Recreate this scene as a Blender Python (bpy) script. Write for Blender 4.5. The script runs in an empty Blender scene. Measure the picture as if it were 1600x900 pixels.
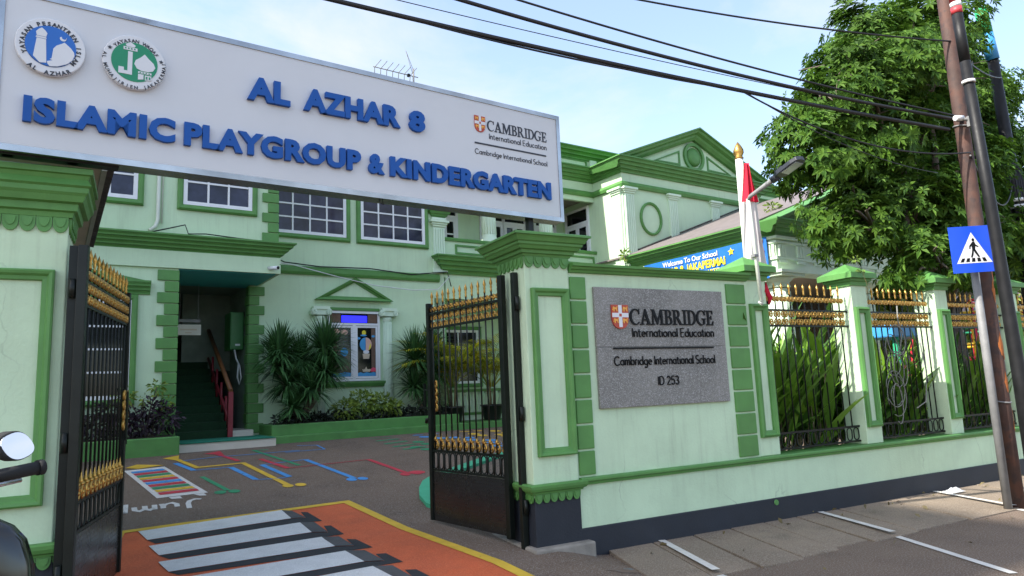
import bpy, bmesh, math, random
from mathutils import Vector, Matrix
random.seed(7)
SC = bpy.context.scene
COL = SC.collection
R = math.radians
# ------------------------------------------------------------------ camera, sky, sun, exposure
cd = bpy.data.cameras.new('camera'); cam = bpy.data.objects.new('camera', cd); COL.objects.link(cam)
cd.sensor_width = 36; cd.lens = 1080.63/1600*36; cd.clip_end = 3000; cd.clip_start = .05
_y, _p, _r = R(-28.42), R(8.3), R(-2.4)
_w = Vector((-math.sin(_y)*math.cos(_p), math.cos(_y)*math.cos(_p), math.sin(_p)))
_rt = Vector((math.cos(_y), math.sin(_y), 0)); _up = _rt.cross(_w)
_r2 = _rt*math.cos(_r)+_up*math.sin(_r); _u2 = -_rt*math.sin(_r)+_up*math.cos(_r)
cam.matrix_world = Matrix(((_r2.x, _u2.x, -_w.x, 0), (_r2.y, _u2.y, -_w.y, 0), (_r2.z, _u2.z, -_w.z, 1.6), (0, 0, 0, 1)))
SC.camera = cam
SUN_AZ = Vector((-1.0, -0.02)).normalized(); SUN_EL = R(46)      # towards the sun
world = bpy.data.worlds.new('World'); SC.world = world; world.use_nodes = True
nt = world.node_tree; nt.nodes.clear()
def N(t, typ, **kw):
    n = t.nodes.new(typ)
    for k, v in kw.items(): setattr(n, k, v)
    return n
sky = N(nt, 'ShaderNodeTexSky', sky_type='NISHITA', sun_disc=False, sun_elevation=SUN_EL, sun_rotation=math.atan2(SUN_AZ.x, SUN_AZ.y), altitude=20, air_density=1.0, dust_density=1.6, ozone_density=1.0)
bg = N(nt, 'ShaderNodeBackground'); bg.inputs['Strength'].default_value = .15
wo = N(nt, 'ShaderNodeOutputWorld')
tc = N(nt, 'ShaderNodeTexCoord'); mp = N(nt, 'ShaderNodeMapping'); mp.inputs['Scale'].default_value = (1.0, 1.0, 2.6)
nz = N(nt, 'ShaderNodeTexNoise'); nz.inputs['Scale'].default_value = 2.3; nz.inputs['Detail'].default_value = 8; nz.inputs['Roughness'].default_value = .58; nz.inputs['Distortion'].default_value = .35
mp.inputs['Location'].default_value = (.35, .1, .2)
cr = N(nt, 'ShaderNodeValToRGB'); cr.color_ramp.elements[0].position = .47; cr.color_ramp.elements[1].position = .78; cr.color_ramp.elements[0].color = (.14, .14, .14, 1)
mx = N(nt, 'ShaderNodeMix', data_type='RGBA'); mx.inputs['B'].default_value = (2.5, 2.5, 2.45, 1)
L = nt.links.new
L(tc.outputs['Generated'], mp.inputs[0]); L(mp.outputs[0], nz.inputs['Vector']); L(nz.outputs['Fac'], cr.inputs[0])
L(cr.outputs[0], mx.inputs['Factor']); L(sky.outputs[0], mx.inputs['A']); L(mx.outputs['Result'], bg.inputs['Color']); L(bg.outputs[0], wo.inputs[0])
sl = bpy.data.lights.new('sun', 'SUN'); sl.energy = 3.2; sl.angle = R(.5); sl.color = (1, .95, .86)
so = bpy.data.objects.new('sun', sl); COL.objects.link(so)
so.rotation_euler = Vector((SUN_AZ.x*math.cos(SUN_EL), SUN_AZ.y*math.cos(SUN_EL), math.sin(SUN_EL))).to_track_quat('Z', 'Y').to_euler()
vs = SC.view_settings; vs.view_transform = 'Standard'; vs.look = 'None'; vs.exposure = 1.5; vs.gamma = 1; vs.use_curve_mapping = False
SC.cycles.max_bounces = 6; SC.cycles.use_denoising = True; SC.cycles.caustics_reflective = False; SC.cycles.caustics_refractive = False

# ------------------------------------------------------------------ materials
def srgb(r, g, b):
    return tuple(((c/255)/12.92 if c/255 <= .04045 else ((c/255+.055)/1.055)**2.4) for c in (r, g, b))
def mat(name, col, rough=.7, metal=0, var=.12, scale=4, bump=0, bscale=60, streak=0, speck=None, spec=.5, coat=0, island=0, transl=0, wear=None, wearcol=(.06, .055, .05), wscale=14, emit=None, dirt=0, crack=0):
    m = bpy.data.materials.new(name); m.use_nodes = True; t = m.node_tree; b = t.nodes['Principled BSDF']; l = t.links.new
    b.inputs['Roughness'].default_value = rough; b.inputs['Metallic'].default_value = metal
    b.inputs['Specular IOR Level'].default_value = spec; b.inputs['Coat Weight'].default_value = coat; b.inputs['Coat Roughness'].default_value = .08
    geo = N(t, 'ShaderNodeNewGeometry'); pos = geo.outputs['Position']
    def noise(sc, det=5, vec=None, rg=.6):
        n = N(t, 'ShaderNodeTexNoise'); n.inputs['Scale'].default_value = sc; n.inputs['Detail'].default_value = det; n.inputs['Roughness'].default_value = rg
        l(vec or pos, n.inputs['Vector']); return n.outputs['Fac']
    def math_(op, a, bb):
        n = N(t, 'ShaderNodeMath', operation=op)
        for i, x in enumerate((a, bb)):
            if isinstance(x, (int, float)): n.inputs[i].default_value = x
            else: l(x, n.inputs[i])
        return n.outputs[0]
    def ramp(f, lo, hi):
        n = N(t, 'ShaderNodeMapRange'); l(f, n.inputs[0]); n.inputs[1].default_value = lo; n.inputs[2].default_value = hi; return n.outputs[0]
    def mixc(f, A, B, typ='MIX'):
        n = N(t, 'ShaderNodeMix', data_type='RGBA', blend_type=typ)
        if isinstance(f, (int, float)): n.inputs['Factor'].default_value = f
        else: l(f, n.inputs['Factor'])
        for k, x in (('A', A), ('B', B)):
            if isinstance(x, tuple): n.inputs[k].default_value = (*x[:3], 1)
            else: l(x, n.inputs[k])
        return n.outputs['Result']
    f = noise(scale)
    c = mixc(ramp(f, .3, .7), tuple(x*(1-var) for x in col), tuple(min(1, x*(1+var)) for x in col))
    if island:
        r_ = geo.outputs['Random Per Island']
        c = mixc(r_, c, tuple(min(1, x*k) for x, k in zip(col, island)))
    if streak:
        mpn = N(t, 'ShaderNodeMapping'); mpn.inputs['Scale'].default_value = (9, 9, .45); l(pos, mpn.inputs[0])
        s = noise(1.6, 6, mpn.outputs[0], .7)
        big = noise(.55, 3)
        fac = math_('MULTIPLY', ramp(s, .5, .78), math_('MULTIPLY', ramp(big, .38, .62), streak))
        c = mixc(fac, c, tuple(x*.55 for x in (col[0]*.9, col[1]*.85, col[2]*.8)))
    if dirt:
        d = noise(1.1, 8, None, .72); c = mixc(math_('MULTIPLY', ramp(d, .48, .72), dirt), c, (.07, .06, .05))
    if crack:
        wn = N(t, 'ShaderNodeTexNoise'); wn.inputs['Scale'].default_value = 2.2; wn.inputs['Detail'].default_value = 5; l(pos, wn.inputs['Vector'])
        va = N(t, 'ShaderNodeVectorMath', operation='MULTIPLY_ADD'); l(wn.outputs['Color'], va.inputs[0]); va.inputs[1].default_value = (.5, .5, .5); l(pos, va.inputs[2])
        vo = N(t, 'ShaderNodeTexVoronoi', feature='DISTANCE_TO_EDGE'); vo.inputs['Scale'].default_value = .75; l(va.outputs[0], vo.inputs['Vector'])
        ln = ramp(vo.outputs['Distance'], .006, .001); c = mixc(math_('MULTIPLY', math_('MULTIPLY', ln, ramp(noise(.9, 3), .5, .6)), crack), c, tuple(x*.35 for x in col))
    if speck:
        n = N(t, 'ShaderNodeTexNoise'); n.inputs['Scale'].default_value = speck[0]; n.inputs['Detail'].default_value = 2; l(pos, n.inputs['Vector'])
        c = mixc(ramp(n.outputs['Fac'], .52, .62), c, speck[1]); 
        n2 = noise(speck[0]*1.7, 2); c = mixc(ramp(n2, .56, .66), c, speck[2])
    if wear:
        wv = noise(wscale, 8, None, .75); wv2 = noise(1.3, 4)
        fac = ramp(math_('ADD', wv, math_('MULTIPLY', wv2, .35)), wear, wear+.1)
        c = mixc(fac, c, wearcol)
    l(c, b.inputs['Base Color'])
    if rough < .6 and rough > .1:
        rr = ramp(noise(scale*2.3, 4), 0, 1); rn = N(t, 'ShaderNodeMapRange'); l(rr, rn.inputs[0]); rn.inputs[3].default_value = rough*.75; rn.inputs[4].default_value = rough*1.3; l(rn.outputs[0], b.inputs['Roughness'])
    if bump:
        bn = N(t, 'ShaderNodeBump'); bn.inputs['Strength'].default_value = bump; bn.inputs['Distance'].default_value = .02
        l(noise(bscale, 4), bn.inputs['Height']); l(bn.outputs[0], b.inputs['Normal'])
    if emit: b.inputs['Emission Color'].default_value = (*emit[:3], 1); b.inputs['Emission Strength'].default_value = emit[3]
    if transl:
        tr = N(t, 'ShaderNodeBsdfTranslucent'); l(c, tr.inputs[0]); ms = N(t, 'ShaderNodeMixShader'); ms.inputs[0].default_value = transl
        o = t.nodes['Material Output']; l(b.outputs[0], ms.inputs[1]); l(tr.outputs[0], ms.inputs[2]); l(ms.outputs[0], o.inputs[0])
    return m
M = {}
M['mint'] = mat('mint_plaster', (.54, .70, .475), .75, var=.06, scale=1.2, bump=.15, bscale=45, streak=.32, dirt=.06)
M['mintw'] = mat('mint_wall_weathered', (.54, .69, .475), .75, var=.07, scale=1.5, bump=.2, bscale=50, streak=.5, dirt=.12, crack=.35)
M['mintpale'] = mat('pale_mint_trim', (.62, .76, .59), .65, var=.05, scale=2, bump=.06, streak=.2)
M['green'] = mat('green_paint', (.088, .245, .058), .55, wear=1.0, wearcol=(.2, .32, .17), wscale=30, var=.14, scale=3, bump=.06, streak=.25, dirt=.1)
M['greenlow'] = mat('green_kerb_paint', (.085, .25, .06), .6, var=.14, scale=4, bump=.1, dirt=.3, wear=.88, wearcol=(.16, .2, .12))
M['navy'] = mat('dark_blue_grey_dado_paint', (.014, .018, .027), .65, var=.2, scale=2, bump=.12, dirt=.12, wear=.93, wearcol=(.12, .12, .12))
M['concrete'] = mat('bare_concrete', (.27, .245, .21), .9, var=.25, scale=5, bump=.35, bscale=30, dirt=.35)
M['slab'] = mat('weathered_pavement_concrete', (.235, .18, .128), .93, var=.35, scale=2.2, bump=.4, bscale=40, dirt=.65, speck=(80, (.30, .25, .2), (.1, .08, .062)))
M['asphalt'] = mat('asphalt', (.158, .107, .074), .9, crack=.7, var=.36, scale=1.1, bump=.5, bscale=170, dirt=.5, speck=(75, (.25, .21, .175), (.05, .042, .036)))
M['brick'] = None
M['white_road'] = mat('white_road_paint', (.62, .61, .58), .8, speck=(80, (.68, .67, .64), (.45, .44, .42)), var=.1, scale=6, bump=.25, bscale=150, dirt=.12, wear=.86, wearcol=(.24, .22, .2))
M['white_line'] = mat('worn_white_parking_paint', (.6, .58, .54), .85, var=.12, scale=5, bump=.3, bscale=120, wear=.80, wearcol=(.2, .165, .13), wscale=22)
M['grey_road'] = mat('grey_road_paint', (.075, .073, .072), .85, var=.2, scale=5, bump=.3, bscale=150, wear=.9)
M['black_road'] = mat('black_road_paint', (.022, .022, .024), .8, var=.2, scale=5, bump=.3, bscale=150, wear=.9)
M['orange_road'] = mat('orange_road_paint', (.56, .105, .03), .8, speck=(80, (.62, .15, .055), (.40, .07, .02)), var=.16, scale=3, bump=.3, bscale=150, dirt=.3, wear=.84, wearcol=(.2, .1, .06))
M['yellow_road'] = mat('yellow_road_paint', (.62, .40, .035), .8, var=.14, scale=5, bump=.3, bscale=150, wear=.80)
M['blue_road'] = mat('blue_road_paint', (.06, .26, .58), .8, var=.1, scale=5, bump=.3, bscale=150, wear=.8)
M['red_road'] = mat('red_road_paint', (.47, .035, .055), .8, var=.1, scale=5, bump=.3, bscale=150, wear=.8)
M['green_road'] = mat('green_road_paint', (.03, .24, .11), .8, var=.1, scale=5, bump=.3, bscale=150, wear=.8)
M['smear'] = mat('faded_blue_paint', (.14, .2, .22), .9, var=.2, wear=.55, wearcol=(.15, .105, .075), wscale=9)
M['aqua_road'] = mat('aqua_green_kerb_paint', (.05, .36, .2), .75, var=.12, scale=5, bump=.2, bscale=100, wear=.88)
M['iron'] = mat('black_gloss_iron', (.006, .009, .007), .38, spec=.3, var=.3, scale=6, bump=.04)
M['ironplate'] = mat('black_chequer_plate', (.012, .012, .012), .26, var=.3, scale=3)
M['gold'] = mat('gold_paint', (.50, .29, .075), .33, metal=.9, var=.3, scale=20)
M['panel'] = mat('white_composite_panel', (.60, .61, .63), .38, var=.025, scale=.8, bump=0, dirt=.03)
M['chrome'] = mat('brushed_chrome_trim', (.42, .42, .42), .22, metal=1, var=.25, scale=2.2)
M['bluelet'] = mat('blue_acrylic_letters', (.010, .085, .34), .55, spec=.3, var=.06, scale=2)
M['whitelogo'] = mat('white_acrylic', (.66, .67, .69), .4, var=.03)
M['blackv'] = mat('dark_navy_vinyl', (.022, .026, .04), .5, var=.1)
M['blacklet'] = mat('black_acrylic_letters', (.005, .006, .007), .5, spec=.2, var=.1)
M['logoblue'] = mat('emblem_blue', (.015, .13, .48), .35, var=.05)
M['logogreen'] = mat('emblem_green', (.01, .24, .11), .35, var=.05)
M['shred'] = mat('shield_red', (.42, .05, .022), .4, var=.1, scale=20)
M['shgold'] = mat('shield_gold', (.75, .36, .05), .4, var=.1, scale=20)
M['granite'] = mat('grey_granite', (.20, .192, .172), .5, var=.25, scale=1.6, speck=(100, (.34, .33, .32), (.05, .05, .05)), bump=.1, bscale=200, dirt=.15, streak=.35)
M['wfwhite'] = mat('white_window_frame', (.74, .75, .77), .45, var=.04)
M['glass'] = mat('dark_window_glass', (.026, .028, .055), .06, var=.7, scale=2.2, spec=.42)
M['glassdark'] = mat('black_window_glass', (.006, .007, .009), .07, var=.3, scale=1, spec=.4)
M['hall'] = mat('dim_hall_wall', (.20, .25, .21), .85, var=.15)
M['teal'] = mat('teal_ceiling_paint', (.05, .34, .38), .6, var=.1, scale=1)
M['dark'] = mat('dark_interior', (.03, .035, .033), .8, var=.2)
M['mat'] = mat('teal_entrance_mat', (.01, .19, .12), .95, var=.2, scale=20, bump=.5, bscale=300)
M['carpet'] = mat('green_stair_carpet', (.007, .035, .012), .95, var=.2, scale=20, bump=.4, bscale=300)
M['redrail'] = mat('red_handrail_paint', (.25, .022, .035), .45, var=.15)
M['woodrail'] = mat('brown_wood_rail', (.22, .085, .03), .5, var=.2, scale=12)
M['cream'] = mat('cream_tile', (.62, .58, .50), .5, var=.06)
M['boxgreen'] = mat('green_metal_cabinet', (.03, .17, .04), .45, var=.1)
M['roofsheet'] = mat('grey_pink_roof_sheet', (.17, .145, .14), .7, var=.15, scale=3, streak=.4)
M['tile'] = mat('weathered_dark_roof_tile', (.08, .075, .07), .9, var=.3, scale=9, bump=.3)
M['soffit'] = mat('brown_soffit_board', (.46, .38, .32), .8, var=.12, scale=2)
M['fasciab'] = mat('grey_fascia_board', (.33, .34, .31), .7, var=.1)
M['rust'] = mat('rusty_steel', (.075, .037, .028), .75, var=.4, scale=5, bump=.2, dirt=.4, speck=(5, (.10, .045, .03), (.05, .03, .027)))
M['rustor'] = mat('orange_rust', (.42, .13, .03), .85, var=.3, scale=12, bump=.2)
M['blackpole'] = mat('black_painted_steel', (.010, .010, .011), .5, spec=.3, var=.4, scale=8, wear=1.0, wearcol=(.12, .115, .11), wscale=18)
M['greypipe'] = mat('grey_galvanised_pipe', (.20, .20, .20), .6, metal=0, var=.15, scale=8)
M['redband'] = mat('red_pole_paint', (.55, .05, .06), .5, var=.1)
M['whiteband'] = mat('white_pole_paint', (.7, .7, .7), .5, var=.08)
M['signblue'] = mat('blue_reflective_sheet', (.008, .07, .60), .4, var=.08, scale=2)
M['cable'] = mat('black_cable', (.012, .012, .014), .5, var=.2)
M['wcable'] = mat('white_cable', (.65, .65, .66), .5, var=.1)
M['oldcable'] = mat('old_grey_cable', (.20, .20, .18), .7, var=.2)
M['lampdark'] = mat('dark_grey_lamp_housing', (.03, .034, .045), .4, var=.1)
M['lens'] = mat('led_lens', (.35, .38, .42), .2, var=.1)
M['polewhite'] = mat('cream_white_pole', (.60, .64, .55), .55, var=.08, streak=.2)
M['flagred'] = mat('red_flag_cloth', (.62, .015, .045), .85, var=.08, transl=.25)
M['flagwhite'] = mat('white_flag_cloth', (.66, .62, .61), .85, var=.05, transl=.25)
M['banblue'] = mat('blue_vinyl_banner', (.012, .14, .52), .5, var=.12, scale=2)
M['banyel'] = mat('yellow_print', (.75, .62, .03), .5, var=.04)
M['banpink'] = mat('pink_print', (.7, .07, .14), .5, var=.04)
M['bangreen'] = mat('green_print', (.02, .35, .13), .5, var=.04)
M['soil'] = mat('dark_soil', (.03, .022, .016), .95, var=.3, scale=20, bump=.6)
M['drac'] = mat('dracaena_leaf', (.03, .085, .028), .45, var=.2, island=(2.4, 2.2, 1.9), transl=.15)
M['bark'] = mat('grey_brown_bark', (.13, .105, .08), .9, var=.3, scale=14, bump=.6, bscale=40)
M['palm'] = mat('palm_leaf', (.15, .26, .025), .5, var=.2, island=(3.6, 1.8, .9), transl=.35)
M['bush'] = mat('variegated_bush_leaf', (.11, .19, .035), .5, var=.2, island=(2.6, 2.0, 1.6), transl=.25)
M['purple'] = mat('purple_foliage', (.022, .017, .022), .55, var=.3, island=(2.2, 1.5, 2.2), transl=.1)
M['gcover'] = mat('dark_ground_cover', (.012, .018, .012), .6, var=.3, island=(2.2, 2.0, 1.6), transl=.1)
M['helic'] = mat('broad_leaf', (.06, .155, .026), .45, var=.2, island=(3.6, 2.6, 1.5), transl=.3)
M['helstem'] = mat('brown_green_stem', (.15, .12, .055), .7, var=.3, scale=10)
M['tree'] = mat('tree_leaf', (.036, .095, .015), .6, var=.55, scale=.8, spec=.2, island=(2.8, 2.1, 1.4), transl=.3)
M['flower'] = mat('red_flower', (.6, .02, .03), .6, var=.1, transl=.2)
M['pot'] = mat('black_plastic_pot', (.016, .017, .018), .45, var=.2)
M['scblack'] = mat('black_gloss_scooter_paint', (.010, .010, .011), .16, var=.2, coat=.4)
M['scgrey'] = mat('grey_textured_plastic', (.035, .035, .037), .6, var=.15, bump=.1, bscale=300)
M['rubber'] = mat('black_rubber', (.012, .012, .012), .8, var=.2, bump=.2, bscale=200)
M['mirror'] = mat('mirror_glass', (.92, .93, .95), .02, metal=1, var=0)
M['steel'] = mat('polished_steel', (.6, .6, .62), .2, metal=1, var=.1)
M['pyel'] = mat('yellow_play_paint', (.70, .45, .02), .4, var=.08)
M['pred'] = mat('red_play_paint', (.55, .02, .05), .4, var=.08)
M['pgreen'] = mat('green_play_paint', (.02, .3, .15), .4, var=.08)
M['pblue'] = mat('blue_play_paint', (.05, .3, .65), .4, var=.08)
M['pinkwall'] = mat('pale_pink_render', (.55, .43, .42), .8, var=.07, streak=.3)
M['greywall'] = mat('grey_render', (.45, .43, .40), .85, var=.12, streak=.4)
M['bagw'] = mat('white_plastic_bag', (.75, .76, .78), .3, var=.05, transl=.3)
M['curtain'] = mat('brown_curtain', (.14, .085, .06), .9, var=.15, scale=9)
M['led'] = mat('blue_led_glow', (.01, .01, .3), .5, var=0, emit=(.015, .015, .75, .9))
M['skin_b'] = mat('sticker_blue', (.05, .3, .6), .5, var=.06)
M['sticker_p'] = mat('sticker_peach', (.72, .42, .33), .5, var=.06)
M['sticker_w'] = mat('sticker_white', (.7, .7, .72), .5, var=.04)
M['sticker_t'] = mat('sticker_tan', (.55, .45, .33), .5, var=.06)
# brick paving
bm_ = mat('brick_paving', (.15, .115, .085), .9, var=.2, scale=3, bump=.2)
_t = bm_.node_tree; _b = _t.nodes['Principled BSDF']; _br = N(_t, 'ShaderNodeTexBrick'); _g = N(_t, 'ShaderNodeNewGeometry'); _t.links.new(_g.outputs['Position'], _br.inputs['Vector'])
_br.inputs['Scale'].default_value = 4.5; _br.inputs['Color1'].default_value = (.19, .145, .11, 1); _br.inputs['Color2'].default_value = (.12, .09, .07, 1); _br.inputs['Mortar'].default_value = (.05, .045, .04, 1); _br.inputs['Mortar Size'].default_value = .03
_t.links.new(_br.outputs['Color'], _b.inputs['Base Color']); M['brick'] = bm_
# chequer plate studs
_t = M['ironplate'].node_tree; _b = _t.nodes['Principled BSDF']; _g = N(_t, 'ShaderNodeTexCoord'); _vo = N(_t, 'ShaderNodeTexVoronoi'); _vo.inputs['Scale'].default_value = 28; _vo.inputs['Randomness'].default_value = 0
_t.links.new(_g.outputs['Object'], _vo.inputs['Vector']); _rm = N(_t, 'ShaderNodeMapRange'); _t.links.new(_vo.outputs['Distance'], _rm.inputs[0]); _rm.inputs[1].default_value = .3; _rm.inputs[2].default_value = .18
_bp = N(_t, 'ShaderNodeBump'); _bp.inputs['Strength'].default_value = .7; _bp.inputs['Distance'].default_value = .006; _t.links.new(_rm.outputs[0], _bp.inputs['Height']); _t.links.new(_bp.outputs[0], _b.inputs['Normal'])

# ------------------------------------------------------------------ frames and objects
FW = ((0, 0), 0); FB = ((0, 0), R(5.31)); FS = ((4.5, 6.0), R(6.26))
ORG = {}
def fmap(fr, p):
    (ox, oy), a = fr; c, s = math.cos(a), math.sin(a)
    return Vector((ox+p[0]*c-p[1]*s, oy+p[0]*s+p[1]*c, p[2]))
def tag(o, label, cat, group=None, kind=None):
    if label: o['label'] = label
    if cat: o['category'] = cat
    if group: o['group'] = group
    if kind: o['kind'] = kind
    return o
def thing(name, label, cat, base=(0, 0, 0), fr=FW, group=None):
    o = bpy.data.objects.new(name, None); COL.objects.link(o); o.empty_display_size = .3
    o.location = fmap(fr, base); o.rotation_euler = (0, 0, fr[1]); ORG[o] = Vector(base)
    return tag(o, label, cat, group)
def copy_tree(o, parent=None):
    c = o.copy(); COL.objects.link(c); ORG[c] = ORG.get(o, Vector())
    if parent: c.parent = parent
    for ch in o.children: copy_tree(ch, c)
    return c
def ell(cx, cy, rx, ry, a0, a1, n=14):
    return [(cx+rx*math.cos(R(a0+(a1-a0)*i/n)), cy+ry*math.sin(R(a0+(a1-a0)*i/n))) for i in range(n+1)]
PLAN = lambda a, b, c: (a, b, c)
def ELEV(v): return lambda a, b, c: (a, v-c, b)          # facade elevation, c stands out towards the viewer
def SIDE(u): return lambda a, b, c: (u-c, a, b)          # wall facing -u
class MB:
    def __init__(s): s.v = []; s.f = []; s.sm = []; s.open = False
    def add(s, vs, fs, smooth=False):
        k = len(s.v); s.v += [Vector(x) for x in vs]
        for f in fs: s.f.append(tuple(i+k for i in f)); s.sm.append(smooth)
        return s
    def box(s, x0, x1, y0, y1, z0, z1, m=None):
        vs = [(x, y, z) for z in (z0, z1) for y in (y0, y1) for x in (x0, x1)]
        if m: vs = [m(*q) for q in vs]
        return s.add(vs, [(0, 2, 3, 1), (4, 5, 7, 6), (0, 1, 5, 4), (2, 6, 7, 3), (0, 4, 6, 2), (1, 3, 7, 5)])
    def prism(s, pts, c0, c1, m=PLAN, smooth=False):
        n = len(pts); vs = [m(a, b, c0) for a, b in pts]+[m(a, b, c1) for a, b in pts]
        s.add(vs, [tuple(range(n))[::-1], tuple(range(n, 2*n))]); k = len(s.v)-2*n
        for i in range(n): s.f.append((k+i, k+(i+1) % n, k+n+(i+1) % n, k+n+i)); s.sm.append(smooth)
        return s
    def tube(s, path, r, n=8, closed=False, cap=True):
        path = [Vector(p) for p in path]; m = len(path); rr = r if isinstance(r, (list, tuple)) else [r]*m
        rings = []; prev = None
        for i, p in enumerate(path):
            if closed: d = path[(i+1) % m]-path[i-1]
            else: d = path[min(i+1, m-1)]-path[max(i-1, 0)]
            if d.length < 1e-9: d = Vector((0, 0, 1))
            d.normalize()
            if prev is None:
                a = Vector((0, 0, 1)) if abs(d.z) < .9 else Vector((1, 0, 0)); a = (a-d*a.dot(d)).normalized()
            else: a = (prev-d*prev.dot(d)); a = a.normalized() if a.length > 1e-6 else prev
            prev = a; b = d.cross(a)
            rings.append([p+(a*math.cos(2*math.pi*j/n)+b*math.sin(2*math.pi*j/n))*rr[i] for j in range(n)])
        vs = [q for rg in rings for q in rg]; fs = []
        for i in range(m if closed else m-1):
            for j in range(n):
                i2 = (i+1) % m; fs.append((i*n+j, i*n+(j+1) % n, i2*n+(j+1) % n, i2*n+j))
        s.add(vs, fs, True)
        if cap and not closed:
            k = len(s.v)-len(vs); s.f += [tuple(k+j for j in range(n))[::-1], tuple(k+(m-1)*n+j for j in range(n))]; s.sm += [False, False]
        return s
    def lathe(s, prof, c=(0, 0, 0), n=16, m=None):
        vs = []; fs = []
        for r, z in prof:
            for j in range(n):
                q = (c[0]+r*math.cos(2*math.pi*j/n), c[1]+r*math.sin(2*math.pi*j/n), c[2]+z); vs.append(m(*q) if m else q)
        for i in range(len(prof)-1):
            for j in range(n): fs.append((i*n+j, i*n+(j+1) % n, (i+1)*n+(j+1) % n, (i+1)*n+j))
        fs.append(tuple(range(n))[::-1]); fs.append(tuple((len(prof)-1)*n+j for j in range(n)))
        s.add(vs, fs[:-2], True); k = len(s.v)-len(vs)
        for f in fs[-2:]: s.f.append(tuple(i+k for i in f)); s.sm.append(False)
        return s
    def ball(s, c, r, n=10, k=6):
        r = r if isinstance(r, (tuple, list)) else (r, r, r)
        vs = [(c[0], c[1], c[2]-r[2])]; fs = []
        for i in range(1, k):
            t = math.pi*i/k
            for j in range(n): vs.append((c[0]+r[0]*math.sin(t)*math.cos(2*math.pi*j/n), c[1]+r[1]*math.sin(t)*math.sin(2*math.pi*j/n), c[2]-r[2]*math.cos(t)))
        vs.append((c[0], c[1], c[2]+r[2])); e = len(vs)-1
        for j in range(n):
            fs.append((0, 1+(j+1) % n, 1+j)); fs.append((e, 1+(k-2)*n+j, 1+(k-2)*n+(j+1) % n))
            for i in range(k-2): fs.append((1+i*n+j, 1+i*n+(j+1) % n, 1+(i+1)*n+(j+1) % n, 1+(i+1)*n+j))
        return s.add(vs, fs, True)
    def sweep(s, path, prof, closed=False, m=PLAN):
        """moulding: path in a plane, profile (out, c); out is to the right of the path's direction, corners mitred"""
        n = len(path); P = [Vector(p) for p in path]; q = len(prof); vs = []; fs = []
        for i in range(n):
            d0 = (P[i]-P[i-1]).normalized() if (closed or i > 0) else None
            d1 = (P[(i+1) % n]-P[i]).normalized() if (closed or i < n-1) else None
            d0 = d0 or d1; d1 = d1 or d0
            n0 = Vector((d0.y, -d0.x)); n1 = Vector((d1.y, -d1.x)); b = n0+n1
            b = b/max(b.dot(n0), .15) if b.length > 1e-6 else n0
            for o, c in prof: vs.append(m(P[i].x+b.x*o, P[i].y+b.y*o, c))
        for i in range(n if closed else n-1):
            for j in range(q):
                i2 = (i+1) % n; fs.append((i*q+j, i*q+(j+1) % q, i2*q+(j+1) % q, i2*q+j))
        if not closed: fs += [tuple(range(q))[::-1], tuple((n-1)*q+j for j in range(q))]
        return s.add(vs, fs)
    def ribbon(s, pts, wid, side, fold=0.0):
        """leaf strip along pts with half widths wid, folded along its midrib"""
        vs = []; fs = []
        for i, p in enumerate(pts):
            p = Vector(p); sd = side if not isinstance(side, list) else side[i]
            t = (Vector(pts[min(i+1, len(pts)-1)])-Vector(pts[max(i-1, 0)])).normalized(); up = sd.cross(t)
            vs += [p-sd*wid[i]+up*fold*wid[i], p, p+sd*wid[i]+up*fold*wid[i]]
        for i in range(len(pts)-1):
            k = 3*i; fs += [(k, k+1, k+4, k+3), (k+1, k+2, k+5, k+4)]
        return s.add(vs, fs, True)
    def build(s, name, m, parent=None, bevel=0, label=None, fix=None):
        org = ORG.get(parent, Vector()) if parent else Vector()
        me = bpy.data.meshes.new(name); me.from_pydata([v-org for v in s.v], [], s.f); me.materials.append(M[m] if isinstance(m, str) else m)
        for p, q in zip(me.polygons, s.sm): p.use_smooth = q
        if fix is None: fix = not s.open
        if fix:
            b = bmesh.new(); b.from_mesh(me); bmesh.ops.recalc_face_normals(b, faces=b.faces); b.to_mesh(me); b.free()
        o = bpy.data.objects.new(name, me); COL.objects.link(o); ORG[o] = org
        if parent: o.parent = parent
        if bevel:
            bv = o.modifiers.new('bevel', 'BEVEL'); bv.width = bevel; bv.segments = 2; bv.limit_method = 'ANGLE'
        if label: o['label'] = label
        return o
def solo(mb, name, m, label, cat, base, fr=FW, group=None, kind=None, bevel=0):
    """a thing that is one mesh: given in frame coordinates, its origin at base"""
    mb.v = [v-Vector(base) for v in mb.v]
    o = mb.build(name, m, None, bevel); o.location = fmap(fr, base); o.rotation_euler = (0, 0, fr[1]); ORG[o] = Vector(base)
    return tag(o, label, cat, group, kind)
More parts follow.
